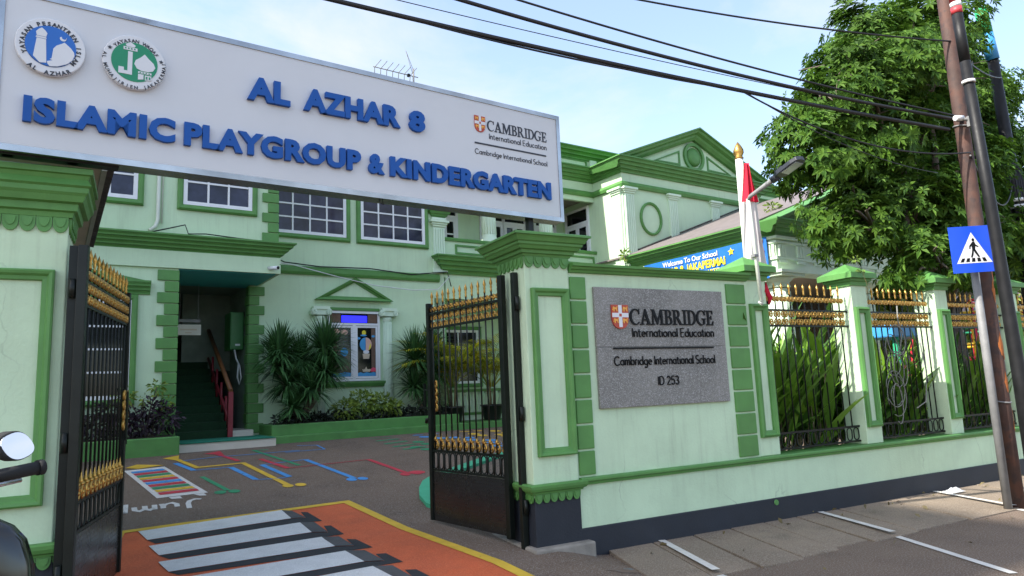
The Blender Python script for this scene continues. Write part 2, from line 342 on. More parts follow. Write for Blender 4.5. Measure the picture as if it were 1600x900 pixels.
# ------------------------------------------------------------------ lettering
def curve_mesh(cu):
    o = bpy.data.objects.new('tmp', cu); COL.objects.link(o); dg = bpy.context.evaluated_depsgraph_get(); dg.update()
    me = bpy.data.meshes.new_from_object(o.evaluated_get(dg)); vs = [v.co.copy() for v in me.vertices]; fs = [tuple(p.vertices) for p in me.polygons]
    bpy.data.objects.remove(o); bpy.data.meshes.remove(me); bpy.data.curves.remove(cu); return vs, fs
def text_geo(body, depth, bold=0, spacing=1.0, res=3):
    cu = bpy.data.curves.new('t', 'FONT'); cu.body = body; cu.size = 1; cu.extrude = depth/2; cu.offset = bold; cu.resolution_u = res; cu.space_character = spacing
    return curve_mesh(cu)
def put_text(mb, body, x0, x1, z0, h, depth, m, bold=0, spacing=1.0, flip=False):
    """text from x0 to x1 (x1 None: natural width), baseline z0, capital height h, m maps (x, z, out)"""
    vs, fs = text_geo(body, 1.0, bold, spacing)
    capv, _ = text_geo('H', 1.0, bold); ch = max(v.y for v in capv)-min(v.y for v in capv); by = min(v.y for v in capv)
    sx0 = min(v.x for v in vs); sx1 = max(v.x for v in vs); ky = h/ch; kx = (x1-x0)/(sx1-sx0) if x1 is not None else ky
    return mb.add([m(x0+(v.x-sx0)*kx, z0+(v.y-by)*ky, (v.z+.5)*depth) for v in vs], fs)
def arc_text(mb, body, cx, cz, r, a0, a1, h, depth, m, inside=False, bold=.01):
    n = len(body)
    for i, chh in enumerate(body):
        if chh == ' ': continue
        t = R(a0+(a1-a0)*i/max(1, n-1)); vs, fs = text_geo(chh, 1.0, bold, res=2)
        k = h/.73; mxx = (min(v.x for v in vs)+max(v.x for v in vs))/2
        px, pz = cx+r*math.cos(t), cz+r*math.sin(t); rot = t-math.pi/2 if not inside else t+math.pi/2
        c, s_ = math.cos(rot), math.sin(rot)
        mb.add([m(px+((v.x-mxx)*c-(v.y-.36)*s_)*k, pz+((v.x-mxx)*s_+(v.y-.36)*c)*k, (v.z+.5)*depth) for v in vs], fs)
SERIF = {
 'I': ([[(0,0),(.36,0),(.36,.05),(.25,.07),(.25,.93),(.36,.95),(.36,1),(0,1),(0,.95),(.11,.93),(.11,.07),(0,.05)]], .36),
 'E': ([[(0,0),(.62,0),(.66,.26),(.62,.26),(.56,.07),(.25,.06),(.25,.48),(.42,.48),(.44,.38),(.48,.38),(.48,.64),(.44,.64),(.42,.54),(.25,.54),(.25,.94),(.54,.94),(.58,.76),(.62,.76),(.6,1),(0,1),(0,.95),(.11,.93),(.11,.07),(0,.05)]], .66),
 'D': ([[(0,0)]+ell(.36,.5,.45,.5,-90,90)+[(0,1),(0,.95),(.11,.93),(.11,.07),(0,.05)], [(.25,.06)]+ell(.34,.5,.31,.44,-90,90)+[(.25,.94)]], .81),
 'C': ([ell(.46,.5,.46,.52,48,318,22)+ell(.52,.5,.36,.46,316,52,20)+[(.78,.68),(.83,.68),(.82,.99)]], .84),
 'G': ([ell(.46,.5,.46,.52,48,310,22)+[(.8,.1),(.8,.38),(.88,.41),(.88,.45),(.53,.45),(.53,.41),(.65,.38),(.65,.09)]+ell(.52,.5,.36,.46,284,52,20)+[(.78,.68),(.83,.68),(.82,.99)]], .9),
 'A': ([[(0,0),(.3,0),(.3,.05),(.2,.07),(.26,.28),(.56,.28),(.63,.07),(.53,.05),(.53,0),(.9,0),(.9,.05),(.82,.07),(.5,1.02),(.42,1.02),(.1,.07),(0,.05)], [(.285,.34),(.54,.34),(.415,.76)]], .9),
 'M': ([[(0,0),(.28,0),(.28,.05),(.18,.07),(.2,.76),(.5,0),(.55,0),(.86,.76),(.87,.07),(.77,.05),(.77,0),(1.13,0),(1.13,.05),(1.02,.07),(1,.93),(1.1,.95),(1.1,1),(.86,1),(.56,.3),(.28,1),(.02,1),(.02,.95),(.13,.93),(.1,.07),(0,.05)]], 1.13),
 'B': ([[(0,0)]+ell(.38,.275,.31,.275,-90,62,10)+ell(.36,.765,.26,.235,-62,90,10)+[(0,1),(0,.95),(.11,.93),(.11,.07),(0,.05)], [(.25,.06)]+ell(.36,.27,.18,.21,-90,90,10)+[(.25,.48)], [(.25,.55)]+ell(.35,.75,.14,.19,-90,90,10)+[(.25,.94)]], .69),
 'R': ([[(0,0),(.36,0),(.36,.05),(.25,.07),(.25,.46),(.36,.46),(.64,0),(.88,0),(.88,.05),(.8,.07),(.5,.5)]+ell(.37,.74,.28,.26,-50,90,10)+[(0,1),(0,.95),(.11,.93),(.11,.07),(0,.05)], [(.25,.53)]+ell(.35,.74,.16,.2,-90,90,10)+[(.25,.94)]], .88)}
def serif_text(mb, body, x0, x1, z0, h, depth, m):
    x = 0; gl = []
    for ch in body:
        pl, w = SERIF[ch]
        cu = bpy.data.curves.new('g', 'CURVE'); cu.dimensions = '2D'; cu.fill_mode = 'BOTH'; cu.extrude = .5; cu.offset = .012
        for lp in pl:
            sp = cu.splines.new('POLY'); sp.points.add(len(lp)-1); sp.use_cyclic_u = True
            for p, (a, b) in zip(sp.points, lp): p.co = (a, b, 0, 1)
        gl.append((x, curve_mesh(cu))); x += w+.06
    k = (x1-x0)/(x-.06)
    for gx, (vs, fs) in gl: mb.add([m(x0+(gx+v.x)*k, z0+v.y*h, (v.z+.5)*depth) for v in vs], fs)
    return mb
def islands(mb):
    par = list(range(len(mb.v)))
    def fd(a):
        while par[a] != a: par[a] = par[par[a]]; a = par[a]
        return a
    key = {}
    for i, v in enumerate(mb.v):
        k = (round(v.x, 5), round(v.y, 5), round(v.z, 5))
        if k in key: par[fd(i)] = fd(key[k])
        else: key[k] = i
    for f in mb.f:
        for i in f[1:]: par[fd(f[0])] = fd(i)
    out = {}
    for f, q in zip(mb.f, mb.sm): out.setdefault(fd(f[0]), []).append((f, q))
    res = []
    for fl in out.values():
        b = MB(); ix = {}
        for f, q in fl:
            nf = []
            for i in f:
                if i not in ix: ix[i] = len(b.v); b.v.append(mb.v[i])
                nf.append(ix[i])
            b.f.append(tuple(nf)); b.sm.append(q)
        res.append(b)
    return sorted(res, key=lambda b: min(v.x for v in b.v))

# thin rounded geometric lettering: every glyph is a few strokes of a round pen
def _a(cx, cy, r, a0, a1, n=12, ry=None): return ell(cx, cy, r, ry or r, a0, a1, n)
_B = .27
STROKE = {'I': ([[(.06, 0), (.06, 1)]], .12), 'l': ([[(.06, 0), (.06, 1.02)]], .12), 'i': ([[(.06, 0), (.06, .62)], [(.06, .86), (.06, .88)]], .12),
 'n': ([[(.06, 0), (.06, .64)], [(.06, .36)]+_a(.27, .4, .21, 180, 0)+[(.48, 0)]], .54), 'm': ([[(.06, 0), (.06, .64)], [(.06, .36)]+_a(.24, .42, .18, 180, 0)+[(.42, 0)], [(.42, .36)]+_a(.6, .42, .18, 180, 0)+[(.78, 0)]], .84), 'h': ([[(.06, 0), (.06, 1.02)], [(.06, .36)]+_a(.27, .4, .21, 180, 0)+[(.48, 0)]], .54),
 'u': ([[(.06, .62)]+_a(.27, .22, .21, 180, 360)+[(.48, .62)], [(.48, .62), (.48, 0)]], .54), 'r': ([[(.06, 0), (.06, .64)], [(.06, .36)]+_a(.25, .42, .19, 180, 70, 8)], .36), 't': ([[(.14, .86), (.14, .16)]+_a(.27, .15, .13, 180, 290, 8), [(.0, .61), (.32, .61)]], .36),
 'o': ([_a(.31, .31, .28, 0, 360, 20)], .62), 'c': ([_a(.31, .31, .28, 48, 312, 16)], .54), 'e': ([[(.04, .33), (.57, .33)]+_a(.31, .31, .27, 4, 310, 18)], .6), 'a': ([_a(.31, .31, .27, 0, 360, 20), [(.58, .63), (.58, 0)]], .64),
 'd': ([_a(.31, .31, .27, 0, 360, 20), [(.58, 1.02), (.58, 0)]], .64), 'b': ([_a(.33, .31, .27, 0, 360, 20), [(.06, 1.02), (.06, 0)]], .64), 'g': ([_a(.31, .31, .27, 0, 360, 20), [(.58, .62), (.58, -.06)]+_a(.31, -.05, .27, 0, -140, 10)], .64),
 'E': ([[(.56, 0), (.06, 0), (.06, 1), (.56, 1)], [(.06, .52), (.5, .52)]], .6), 'C': ([_a(.5, .5, .46, 45, 315, 20, .5)], .88), 'S': ([_a(.3, .745, .25, 35, 270, 14, .255)+_a(.3, .245, .27, 90, -145, 14, .245)], .6), 'D': ([[(.06, 0), (.06, 1), (.3, 1)]+_a(.3, .5, .42, 90, -90, 14, .5)+[(.06, 0)]], .76),
 '2': ([_a(.3, .72, .25, 160, -30, 12, .28)+[(.04, 0), (.58, 0)]], .6), '5': ([[(.52, 1), (.14, 1), (.08, .56)]+_a(.28, .32, .27, 125, -150, 14, .32)], .6), '3': ([_a(.28, .75, .23, 150, -90, 12, .25)+_a(.28, .25, .27, 90, -150, 12, .25)], .58)}
def pen_text(mb, body, x0, x1, z0, h, depth, m, wt=.062):
    x = 0; gl = []
    for ch in body:
        if ch == ' ': x += .34; continue
        st, w = STROKE[ch]; gl.append((x, st)); x += w+.13
    k = (x1-x0)/(x-.13)
    for gx, st in gl:
        for ln in st:
            pts = [((gx+a)*k+x0, b*h+z0) for a, b in ln]
            if len(pts) == 1: continue
            cl = len(pts) > 8 and abs(pts[0][0]-pts[-1][0])+abs(pts[0][1]-pts[-1][1]) < 1e-6
            if cl: pts = pts[:-1]
            q = MB().tube([(p[0], p[1], 0) for p in pts], wt*h, 6, cl)
            mb.add([m(v.x, v.y, max(0, v.z/(wt*h)*.5+.5)*depth) for v in q.v], q.f, True)
    return mb
# ------------------------------------------------------------------ ground, road, pavement and painted markings
EA = R(5.31); CE, SE = math.cos(EA), math.sin(EA)
def uv(x, y): return (x*CE+y*SE, -x*SE+y*CE)
def xy(u, v): return (u*CE-v*SE, u*SE+v*CE)
GV = [(-400, 0), (4.1, 0), (5.3, .13), (7, .195), (13.3, .72), (60, .74), (400, .74)]
def gz(x, y):
    u, v = uv(x, y)
    for (a, za), (b, zb) in zip(GV, GV[1:]):
        if v <= b: z = za+(zb-za)*(v-a)/(b-a); break
    else: z = .74
    if y > 5.85: k = 1
    else: k = 1-min(1, max(0, (x-3.45)/.45))
    return z*k
def axis(fine0, fine1, st, keys=()):
    a = [-400, -200, -100, -60, -30, -18, -10]; a = [q for q in a if q < fine0]
    x = fine0
    while x < fine1: a.append(round(x, 4)); x += st
    a += [q for q in (18, 25, 35, 60, 100, 200, 400) if q > fine1]
    for k in keys:
        j = min(range(len(a)), key=lambda i: abs(a[i]-k)); a[j] = k
    return sorted(set(a))
us = axis(-3, 15, .15); vsx = axis(1, 16, .12, (4.1, 5.3, 7, 13.3))
g = MB(); nu = len(us)
for v in vsx:
    for u in us:
        x, y = xy(u, v); g.v.append(Vector((x, y, gz(x, y))))
for j in range(len(vsx)-1):
    for i in range(nu-1): g.f.append((j*nu+i, j*nu+i+1, (j+1)*nu+i+1, (j+1)*nu+i)); g.sm.append(True)
g.open = True
ground = g.build('ground', 'asphalt'); ground['kind'] = 'structure'
def paint(name, polys, m, dz=.006, parent=None, lab=None):
    bm = bmesh.new()
    for pl in polys:
        f = bm.faces.new([bm.verts.new((*uv(*p), 0)) for p in pl])
    for v in (4.1, 5.3, 7, 13.3):
        gm = bm.verts[:]+bm.edges[:]+bm.faces[:]; bmesh.ops.bisect_plane(bm, geom=gm, plane_co=(0, v, 0), plane_no=(0, 1, 0))
    bmesh.ops.triangulate(bm, faces=bm.faces)
    bmesh.ops.recalc_face_normals(bm, faces=bm.faces)
    for v in bm.verts: x, y = xy(v.co.x, v.co.y); v.co = (x, y, gz(x, y)+dz)
    for f in bm.faces:
        if f.normal.z < 0: f.normal_flip()
    me = bpy.data.meshes.new(name); bm.to_mesh(me); bm.free(); me.materials.append(M[m])
    o = bpy.data.objects.new(name, me); COL.objects.link(o); o.parent = parent or ground
    if lab: o['label'] = lab
    return o
def strip(pts, w):
    P = [Vector(p) for p in pts]; Lf = []; Rt = []
    for i, p in enumerate(P):
        d0 = (P[i]-P[i-1]).normalized() if i else None; d1 = (P[i+1]-P[i]).normalized() if i < len(P)-1 else None
        d0 = d0 or d1; d1 = d1 or d0; n = Vector((d0.y, -d0.x))+Vector((d1.y, -d1.x)); n = n/max(.4, n.dot(Vector((d0.y, -d0.x)))); 
        Lf.append(p-n*w/2); Rt.append(p+n*w/2)
    return [[tuple(Lf[i]), tuple(Lf[i+1]), tuple(Rt[i+1]), tuple(Rt[i])] for i in range(len(P)-1)]
def disc(c, r, n=12, k=1): return [(c[0]+r*math.cos(6.283*i/n), c[1]+r*k*math.sin(6.283*i/n)) for i in range(n)]
W = [[(0.04,8.34),(1.50,8.60),(1.53,8.17),(0.12,7.96)],[(0.13,7.73),(1.58,7.95),(1.61,7.51),(0.21,7.37)],[(0.20,7.16),(1.66,7.29),(1.69,6.87),(0.27,6.79)],[(0.35,6.54),(1.73,6.65),(1.78,6.20),(0.43,6.11)],[(0.50,5.89),(1.80,6.02),(1.86,5.58),(0.60,5.46)],[(.62,5.24),(1.9,5.4),(1.95,4.95),(.7,4.8)],[(.75,4.55),(1.97,4.75),(2.02,4.3),(.83,4.1)]]
GY = [[(1.50,8.60),(1.60,8.51),(1.68,8.14),(1.53,8.17)],[(1.58,7.95),(1.72,7.90),(1.76,7.44),(1.61,7.51)],[(1.66,7.29),(1.82,7.23),(1.85,6.79),(1.69,6.87)],[(1.73,6.65),(1.89,6.57),(1.94,6.13),(1.78,6.20)],[(1.80,6.02),(1.95,5.95),(1.99,5.51),(1.86,5.58)],[(1.9,5.4),(2.02,5.33),(2.07,4.9),(1.95,4.95)]]
BK = [[(0.12,7.96),(1.53,8.17),(1.68,8.14),(1.68,8.42),(1.75,8.38),(1.81,7.92),(1.58,7.95),(0.19,7.80)],[(0.21,7.37),(1.61,7.51),(1.76,7.44),(1.78,7.71),(1.85,7.69),(1.89,7.30),(1.66,7.29),(0.29,7.22)],[(0.27,6.79),(1.69,6.87),(1.85,6.79),(1.86,7.10),(1.94,7.04),(1.99,6.64),(1.73,6.65),(0.34,6.66)],[(0.43,6.11),(1.78,6.20),(1.94,6.13),(1.94,6.40),(2.03,6.37),(2.07,6.02),(1.80,6.02),(0.54,5.98)],[(.6,5.46),(1.86,5.58),(1.99,5.51),(2.0,5.78),(2.09,5.74),(2.13,5.36),(1.9,5.4),(.62,5.3)]]
paint('orange_carpet_marking', [[(-.11,8.37),(2.28,8.72),(2.95,4.35),(.2,3.6),(-.35,6.0)]], 'orange_road', .004)
paint('yellow_border_line', strip([(-.38,6.0),(-.13,8.4),(2.28,8.69),(2.82,5.2),(3.0,4.1)], .11), 'yellow_road', .009)
for q in BK: paint('black_shade_stripe', [q], 'black_road', .008)
for q in W: paint('white_crossing_stripe', [q], 'white_road', .012)
for q in GY: paint('grey_side_stripe', [q], 'grey_road', .0125)
paint('xylophone_drawing', [[(-.16,12.15),(.39,12.28),(.83,10.01),(.24,9.94)]], 'white_road', .006)
def lerp(a, b, t): return (a[0]+(b[0]-a[0])*t, a[1]+(b[1]-a[1])*t)
for i, cn in enumerate(['blue', 'red', 'green', 'yellow', 'red', 'blue', 'red', 'green', 'yellow', 'red']):
    a, b = .05+i*.092, .05+i*.092+.072; l0, l1, r0, r1 = (-.09,12.1), (.3,10.0), (.34,12.2), (.76,10.06)
    paint('coloured_key', [[lerp(l0, l1, a), lerp(r0, r1, a), lerp(r0, r1, b), lerp(l0, l1, b)]], cn+'_road', .011)
for q in ([(.37,9.93),(.5,9.95),(.52,9.8),(.4,9.82)], [(.66,9.98),(.78,9.99),(.8,9.84),(.72,9.86)]): paint('white_foot', [q], 'white_road', .006)
for ln in ([(.42,1),(.42,.35),(.36,.05),(.2,-.1),(.04,0)], [(.72,.6),(.72,.25),(.84,.02),(1.0,.1),(1.08,.3),(1.08,.6)], [(1.08,.3),(1.12,0)], [(1.3,0),(1.3,.6)], [(1.3,.38),(1.42,.58),(1.54,.4),(1.55,0)], [(1.55,.38),(1.68,.58),(1.8,.4),(1.82,0)], [(2.04,.6),(2.04,-.5)], [(2.04,.45),(2.2,.62),(2.38,.5),(2.42,.25),(2.28,.03),(2.06,.08)]):
    paint('jump_lettering', strip([(.74-a*.41, 9.66-b*.42-a*.07) for a, b in ln], .058), 'white_road', .006)
def feet(cs, m): paint('painted_footprint', [disc(c, .075, 10, 1.5) for c in cs], m, .007)
for nm, paths, m, w in (('yellow_path', [[(.55,13.04),(.83,11.98),(1.51,12.08),(1.83,10.04)]], 'yellow_road', .085), ('blue_path', [[(.55,12.53),(.77,11.74)],[(1.29,11.77),(1.50,10.60)],[(1.96,10.60),(1.75,11.78)],[(2.46,11.96),(2.76,10.08)]], 'blue_road', .085), ('red_path', [[(1.19,13.30),(1.47,12.30)],[(1.81,12.35),(2.06,11.30)],[(3.39,11.50),(3.56,10.08)]], 'red_road', .085),
    ('thin_red_line', [[(2.06,11.3),(3.39,11.5)]], 'red_road', .03), ('thin_blue_line', [[(.77,11.74),(1.29,11.77)],[(1.5,10.6),(1.77,10.56),(1.96,10.6)],[(1.75,11.78),(2.46,11.96)],[(.67,12.71),(1.16,12.87),(1.73,12.9),(2.57,12.98)],[(2.63,13.55),(2.98,13.45),(3,12.91),(2.3,12.86)]], 'blue_road', .035),
    ('green_path', [[(2.08,13.3),(1.84,13.33),(2.27,11.47)],[(.84,11.17),(1.07,10.03)]], 'green_road', .07), ('green_dash', [[(4.12,13.96),(4.61,13.98)],[(4.12,13.47),(4.62,13.57)],[(4.15,13.03),(4.67,13.2)],[(4.18,12.62),(4.69,12.77)],[(4.25,12.25),(4.75,12.38)]], 'green_road', .09)):
    for p in paths: paint(nm, strip(p, w), m, .006)
paint('yellow_arrow', [[(.38,13.1),(.64,13.32),(.6,12.75)], [(-.15,12.41),(.01,12.66),(.39,12.42),(.03,12.24)]], 'yellow_road', .007)
paint('red_arrow', [[(1.02,13.3),(1.3,13.5),(1.32,13.05)]], 'red_road', .007)
feet([(1.82,9.97),(1.99,9.97)], 'yellow_road'); feet([(2.70,10.0),(2.86,10.0)], 'blue_road'); feet([(3.5,10.02),(3.69,10.05)], 'red_road'); feet([(.97,9.95),(1.14,9.94)], 'green_road')
paint('yellow_dot', [disc(c, .13) for c in [(6.29,14.05),(6.28,13.57),(6.60,14.03),(6.33,13.3),(6.9,13.8),(6.74,13.24),(7.0,13.43),(6.76,13.0),(7.1,13.06),(6.94,12.8)]], 'yellow_road')
paint('blue_dot', [disc(c, .12) for c in [(5.19,14.0),(5.53,14.0),(5.19,13.6),(5.4,13.3),(5.7,13.25),(5.95,13.1),(5.85,12.8),(6.2,12.6),(6.08,12.3),(6.3,12.1),(5.95,11.87),(5.95,11.5),(5.67,11.0)]], 'blue_road')
paint('green_dot', [disc(c, .12) for c in [(4.82,13.0),(4.87,12.69),(4.56,12.40),(4.64,12.09)]], 'green_road')
paint('red_dot', [disc(c, .13) for c in [(7.39,14.0),(3.71,10.10)]], 'red_road')
CV = [(5.72,10.99),(5.16,10.69),(4.68,10.32),(4.23,9.97),(3.74,9.57),(3.47,9.24),(3.28,8.86),(3.13,8.45),(3.06,8.05),(3.2,7.6),(3.5,7.3),(4.2,7.1)]
paint('brick_paving', [CV+[(9,7.1),(9,10.99)]], 'brick', .008)
paint('oil_stain', [[(4.02+.13*math.cos(i*.45)*(1+.25*math.sin(i*2.1)), 4.42+.07*math.sin(i*.45)*(1+.3*math.sin(i*1.7))) for i in range(14)]], 'black_road', .004)
paint('blue_smear', [[(3.86+.3*math.cos(i*.45)*(1+.3*math.sin(i*2.3)), 5.02+.09*math.sin(i*.45)*(1+.3*math.sin(i*1.9))) for i in range(14)]], 'smear', .004)
kb = MB()
for q in strip([(a+.1, b-.03) for a, b in CV], .2):
    z = [gz(*p) for p in q]
    kb.add([(p[0], p[1], zz) for p, zz in zip(q, z)]+[(p[0], p[1], zz+.05) for p, zz in zip(q, z)], [(0,1,2,3),(4,5,6,7),(0,1,5,4),(1,2,6,5),(2,3,7,6),(3,0,4,7)])
o = kb.build('green_kerb', 'aqua_road'); o['kind'] = 'structure'
# pavement of concrete slabs along the boundary wall, parking lines, raised footway on the left
pv = []
x = 3.95
random.seed(3)
pave = MB()
sl = [(4.02,4.55),(4.56,5.08),(5.09,5.6),(5.61,6.11),(6.12,6.62),(6.63,7.35),(7.36,8.3),(8.31,9.2),(9.21,10.2),(10.21,11.3),(11.31,12.6),(12.61,14)]
for a, b in sl:
    sk = -.36; y0 = 4.5+random.uniform(-.05, .05)+(.012*(a-4)); y1 = 5.706; dz = random.uniform(0, .008)
    pave.add([(a+sk+.003, y0, -.05), (b+sk-.003, y0+random.uniform(-.04, .04), -.05), (b-.003, y1, -.05), (a+.003, y1, -.05), (a+sk+.003, y0, .012+dz), (b+sk-.003, y0, .012+dz*.3), (b-.003, y1, .03+dz*.5), (a+.003, y1, .03+dz)], [(0,1,2,3),(4,5,6,7),(0,1,5,4),(1,2,6,5),(2,3,7,6),(3,0,4,7)])
po = pave.build('pavement', 'slab', bevel=.006); po['kind'] = 'structure'
for a in ((4.65, 4.12), (7.01, 6.1), (9.25, 8.3), (11.6, 10.7)):
    q = strip([(a[0], 5.68), (a[0]-.37, 4.55)], .075); q2 = strip([(a[0]-.37, 4.52), (a[1], 3.2)], .075)
    ln = MB()
    for s_, z in ((q[0], .047), (q2[0], .008)): ln.add([(p[0], p[1], z) for p in s_], [(0, 1, 2, 3)])
    ln.open = True; lo = ln.build('white_parking_line', 'white_line', None, fix=True); lo.parent = ground
fw = MB().box(-6, -.12, -2, 4.6, -.1, .16); o = fw.build('left_footway', 'slab', bevel=.02); o['kind'] = 'structure'

# ------------------------------------------------------------------ the school building (its own frame: u along the front, v depth, z up)
VF, VL, VW, UL, UW0, UW1 = 15.47, 13.95, 14.17, 3.68, 13.4, 19.6
B = thing('school_building', 'two-storey pale mint school with green cornices, quoins, pediment and columned portico', 'building', (8, VF, .7), FB)
w = MB()
w.box(-6, 1.88, VL, 16.2, .3, 4.09); w.box(-6, UL, VL, 16.0, 4.09, 7.6)
w.build('projecting_wall', 'mint', B)
w = MB(); w.box(3.49, 8.25, VF, 15.75, .3, 7.6); w.box(8.25, UW0, 17.0, 17.3, .3, 7.6); w.box(19.6, 34, VF, 15.8, .3, 7.6)
w.build('main_wall', 'mint', B)
w = MB().box(UW0, UW1, VW, 20, .3, 8.0); w.build('wing_wall', 'mint', B)
w = MB(); w.box(-6, 34, 16.1, 24, 7.62, 8.2); w.box(8.1, UW0, 15.6, 17.4, 7.22, 7.4); w.build('flat_roof', 'concrete', B)
w = MB(); w.box(1.8, UL-.03, VL+.03, 15.9, 4.055, 4.085); w.build('porch_ceiling', 'teal', B)
# dark stair hall
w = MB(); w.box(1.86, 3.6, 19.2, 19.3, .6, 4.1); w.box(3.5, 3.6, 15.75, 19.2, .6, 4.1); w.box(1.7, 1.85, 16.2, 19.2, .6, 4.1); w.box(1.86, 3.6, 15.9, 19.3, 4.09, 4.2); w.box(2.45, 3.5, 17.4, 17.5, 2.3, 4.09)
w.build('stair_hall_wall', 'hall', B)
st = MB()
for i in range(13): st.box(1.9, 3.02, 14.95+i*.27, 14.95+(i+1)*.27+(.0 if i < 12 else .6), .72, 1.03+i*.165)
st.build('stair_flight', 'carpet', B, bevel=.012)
rl = MB(); rl.box(2.98, 3.07, 14.86, 14.95, .87, 1.78)
for k in range(4): rl.tube([(3.02, 15.3+k*.5, 1.1+k*.3), (3.02, 15.3+k*.5, 1.7+k*.3)], .025)
rl.tube([(3.02, 14.95, 1.2), (3.02, 17.4, 2.6)], .03)
hr = rl.build('stair_railing', 'redrail', B); h2 = MB().tube([(3.02, 14.86, 1.80), (3.02, 17.4, 3.25)], .045, 6); h2.build('handrail', 'woodrail', hr)
w = MB(); w.box(1.93, 3.62, 13.72, 15.2, .5, .868); w.box(3.07, 3.49, 14.95, 16.5, .5, 1.0); w.build('entrance_step', 'cream', B, bevel=.01)
w = MB(); w.box(1.96, 3.6, 13.7, 14.9, .87, .885); w.build('entrance_mat', 'mat', B)
# cornices -------------------------------------------------------
def corn(z0, z1, out, n=4, top=.035):
    """stepped moulding profile growing outwards towards the top"""
    h = (z1-z0-top)/n; pr = [(0, z0)]
    for i in range(n):
        o0 = out*(i+.55)/n*.92; o1 = out*(i+1)/n*.92
        pr += [(o0, z0+h*i), (o0+(o1-o0)*.25, z0+h*(i+.45)), (o1, z0+h*(i+.85)), (o1, z0+h*(i+1))]
    pr += [(out, z1-top), (out, z1), (0, z1)]
    return pr
FULL = [(-6, VL), (UL, VL), (UL, VF), (UW0, VF), (UW0, VW), (UW1, VW), (UW1, VF), (34, VF)]
c = MB().sweep(FULL, corn(7.64, 8.02, .38, 4)); c.build('main_cornice', 'green', B)
c = MB().sweep(FULL, [(0, 7.2), (.07, 7.2), (.1, 7.28), (.07, 7.36), (0, 7.36)]); c.build('lower_band', 'green', B)
c = MB()
c.sweep([(UL, VF), (UW0, VF)], [(0, 7.05), (.03, 7.05), (.03, 7.63), (0, 7.63)])
c.box(8.3, UW0-.04, VF-.0, 15.7, 7.1, 7.63); c.build('balcony_beam', 'mint', B)
for nm, (a, b) in (('a', (-6, UW0+1.2)), ('b', (UW1-1.2, 34))):
    p = MB().box(a, b, VF+.2, 15.9, 8.02, 8.45); po_ = p.build('parapet_wall', 'mint', B)
    k = MB(); q = a+.3
    while q < b-2:
        k.sweep([(q, 8.1), (q, 8.38), (q+1.9, 8.38), (q+1.9, 8.1)], [(0, 0), (0, .03), (-.05, .03), (-.05, 0)], True, ELEV(VF+.2)); q += 2.45
    k.build('parapet_panel', 'green', po_)
    k = MB(); q = a+2.33
    while q < b-.3: k.box(q, q+.26, VF+.12, VF+.2, 8.03, 8.44); q += 2.45
    k.build('parapet_pier', 'mintpale', po_)
    c = MB().sweep([(a, VF+.2), (b, VF+.2)], corn(8.42, 8.72, .34, 3)); c.build('parapet_cornice', 'green', B)
# wing pediment
um = (UW0+UW1)/2; pa = (UW0-.36, 8.02); pb = (um, 9.42); pc = (UW1+.36, 8.02)
p = MB().prism([(UW0-.05, 8.02), (um, 9.2), (UW1+.05, 8.02)], 0, -2.5, ELEV(VW)); ped = p.build('pediment', 'mint', B)
c = MB().sweep([pc, pb, pa], [(-.30, 0), (-.30, .1), (-.22, .18), (-.16, .2), (-.12, .3), (-.05, .33), (-.04, .38), (0, .38), (0, -2.4), (-.1, -2.4)], False, ELEV(VW)); c.build('raking_cornice', 'green', ped)
k = MB(); t = MB()
k.sweep([(um-1.75, 8.2), (um-.62, 8.68), (um-.62, 8.2)], [(0, 0), (0, .03), (.055, .03), (.055, 0)], True, ELEV(VW)); k.sweep([(um+.62, 8.2), (um+.62, 8.68), (um+1.75, 8.2)], [(0, 0), (0, .03), (.055, .03), (.055, 0)], True, ELEV(VW))
k.sweep(ell(um, 8.55, .46, .46, 0, 345, 23), [(0, 0), (0, .07), (-.1, .07), (-.1, 0)], True, ELEV(VW)); k.build('pediment_relief', 'green', ped)
t.lathe([(.3, 0), (.3, .04), (.2, .09), (.05, .1)], (0, 0, 0), 24, lambda x, y, z: (um+x, VW-z, 8.55+y)); t.build('pediment_medallion', 'green', ped)
# fluted pilasters
def pilaster(u, z0, z1, wd, v, parent=B, m='mintpale', capm='mintpale', side=False):
    q = MB(); h = wd/2; mp_ = ELEV(v) if not side else SIDE(u)
    cx = u if not side else v
    q.box(cx-h, cx+h, z0, z1, 0, .035, mp_)
    for i in range(5):
        a = cx-h+wd*(i+.2)/5; q.box(a, a+wd/5*.6, z0+.12, z1-.05, .035, .055, mp_)
    q.box(cx-h-.04, cx+h+.04, z0, z0+.1, .0, .075, mp_)
    o = q.build('pilaster', m, parent)
    k = MB(); zz = z1
    for dz, ex in ((.05, .02), (.05, .05), (.06, .09)): k.box(cx-h-ex, cx+h+ex, zz, zz+dz, 0, .05+ex, mp_); zz += dz+.001
    k.build('capital', capm, o)
for u in (13.62, 15.4, 17.3, 19.25): pilaster(u, 4.9, 7.04, .36, VW)
pilaster(UW0, 4.9, 7.04, .36, VW+.24, side=True)
for u in (14.45, 18.25):
    k = MB().sweep(ell(u, 6.36, .44, .5, 0, 345, 23), [(0, 0), (0, .05), (-.03, .07), (-.07, .05), (-.07, 0)], True, ELEV(VW)); k.build('wall_ring', 'green', B)
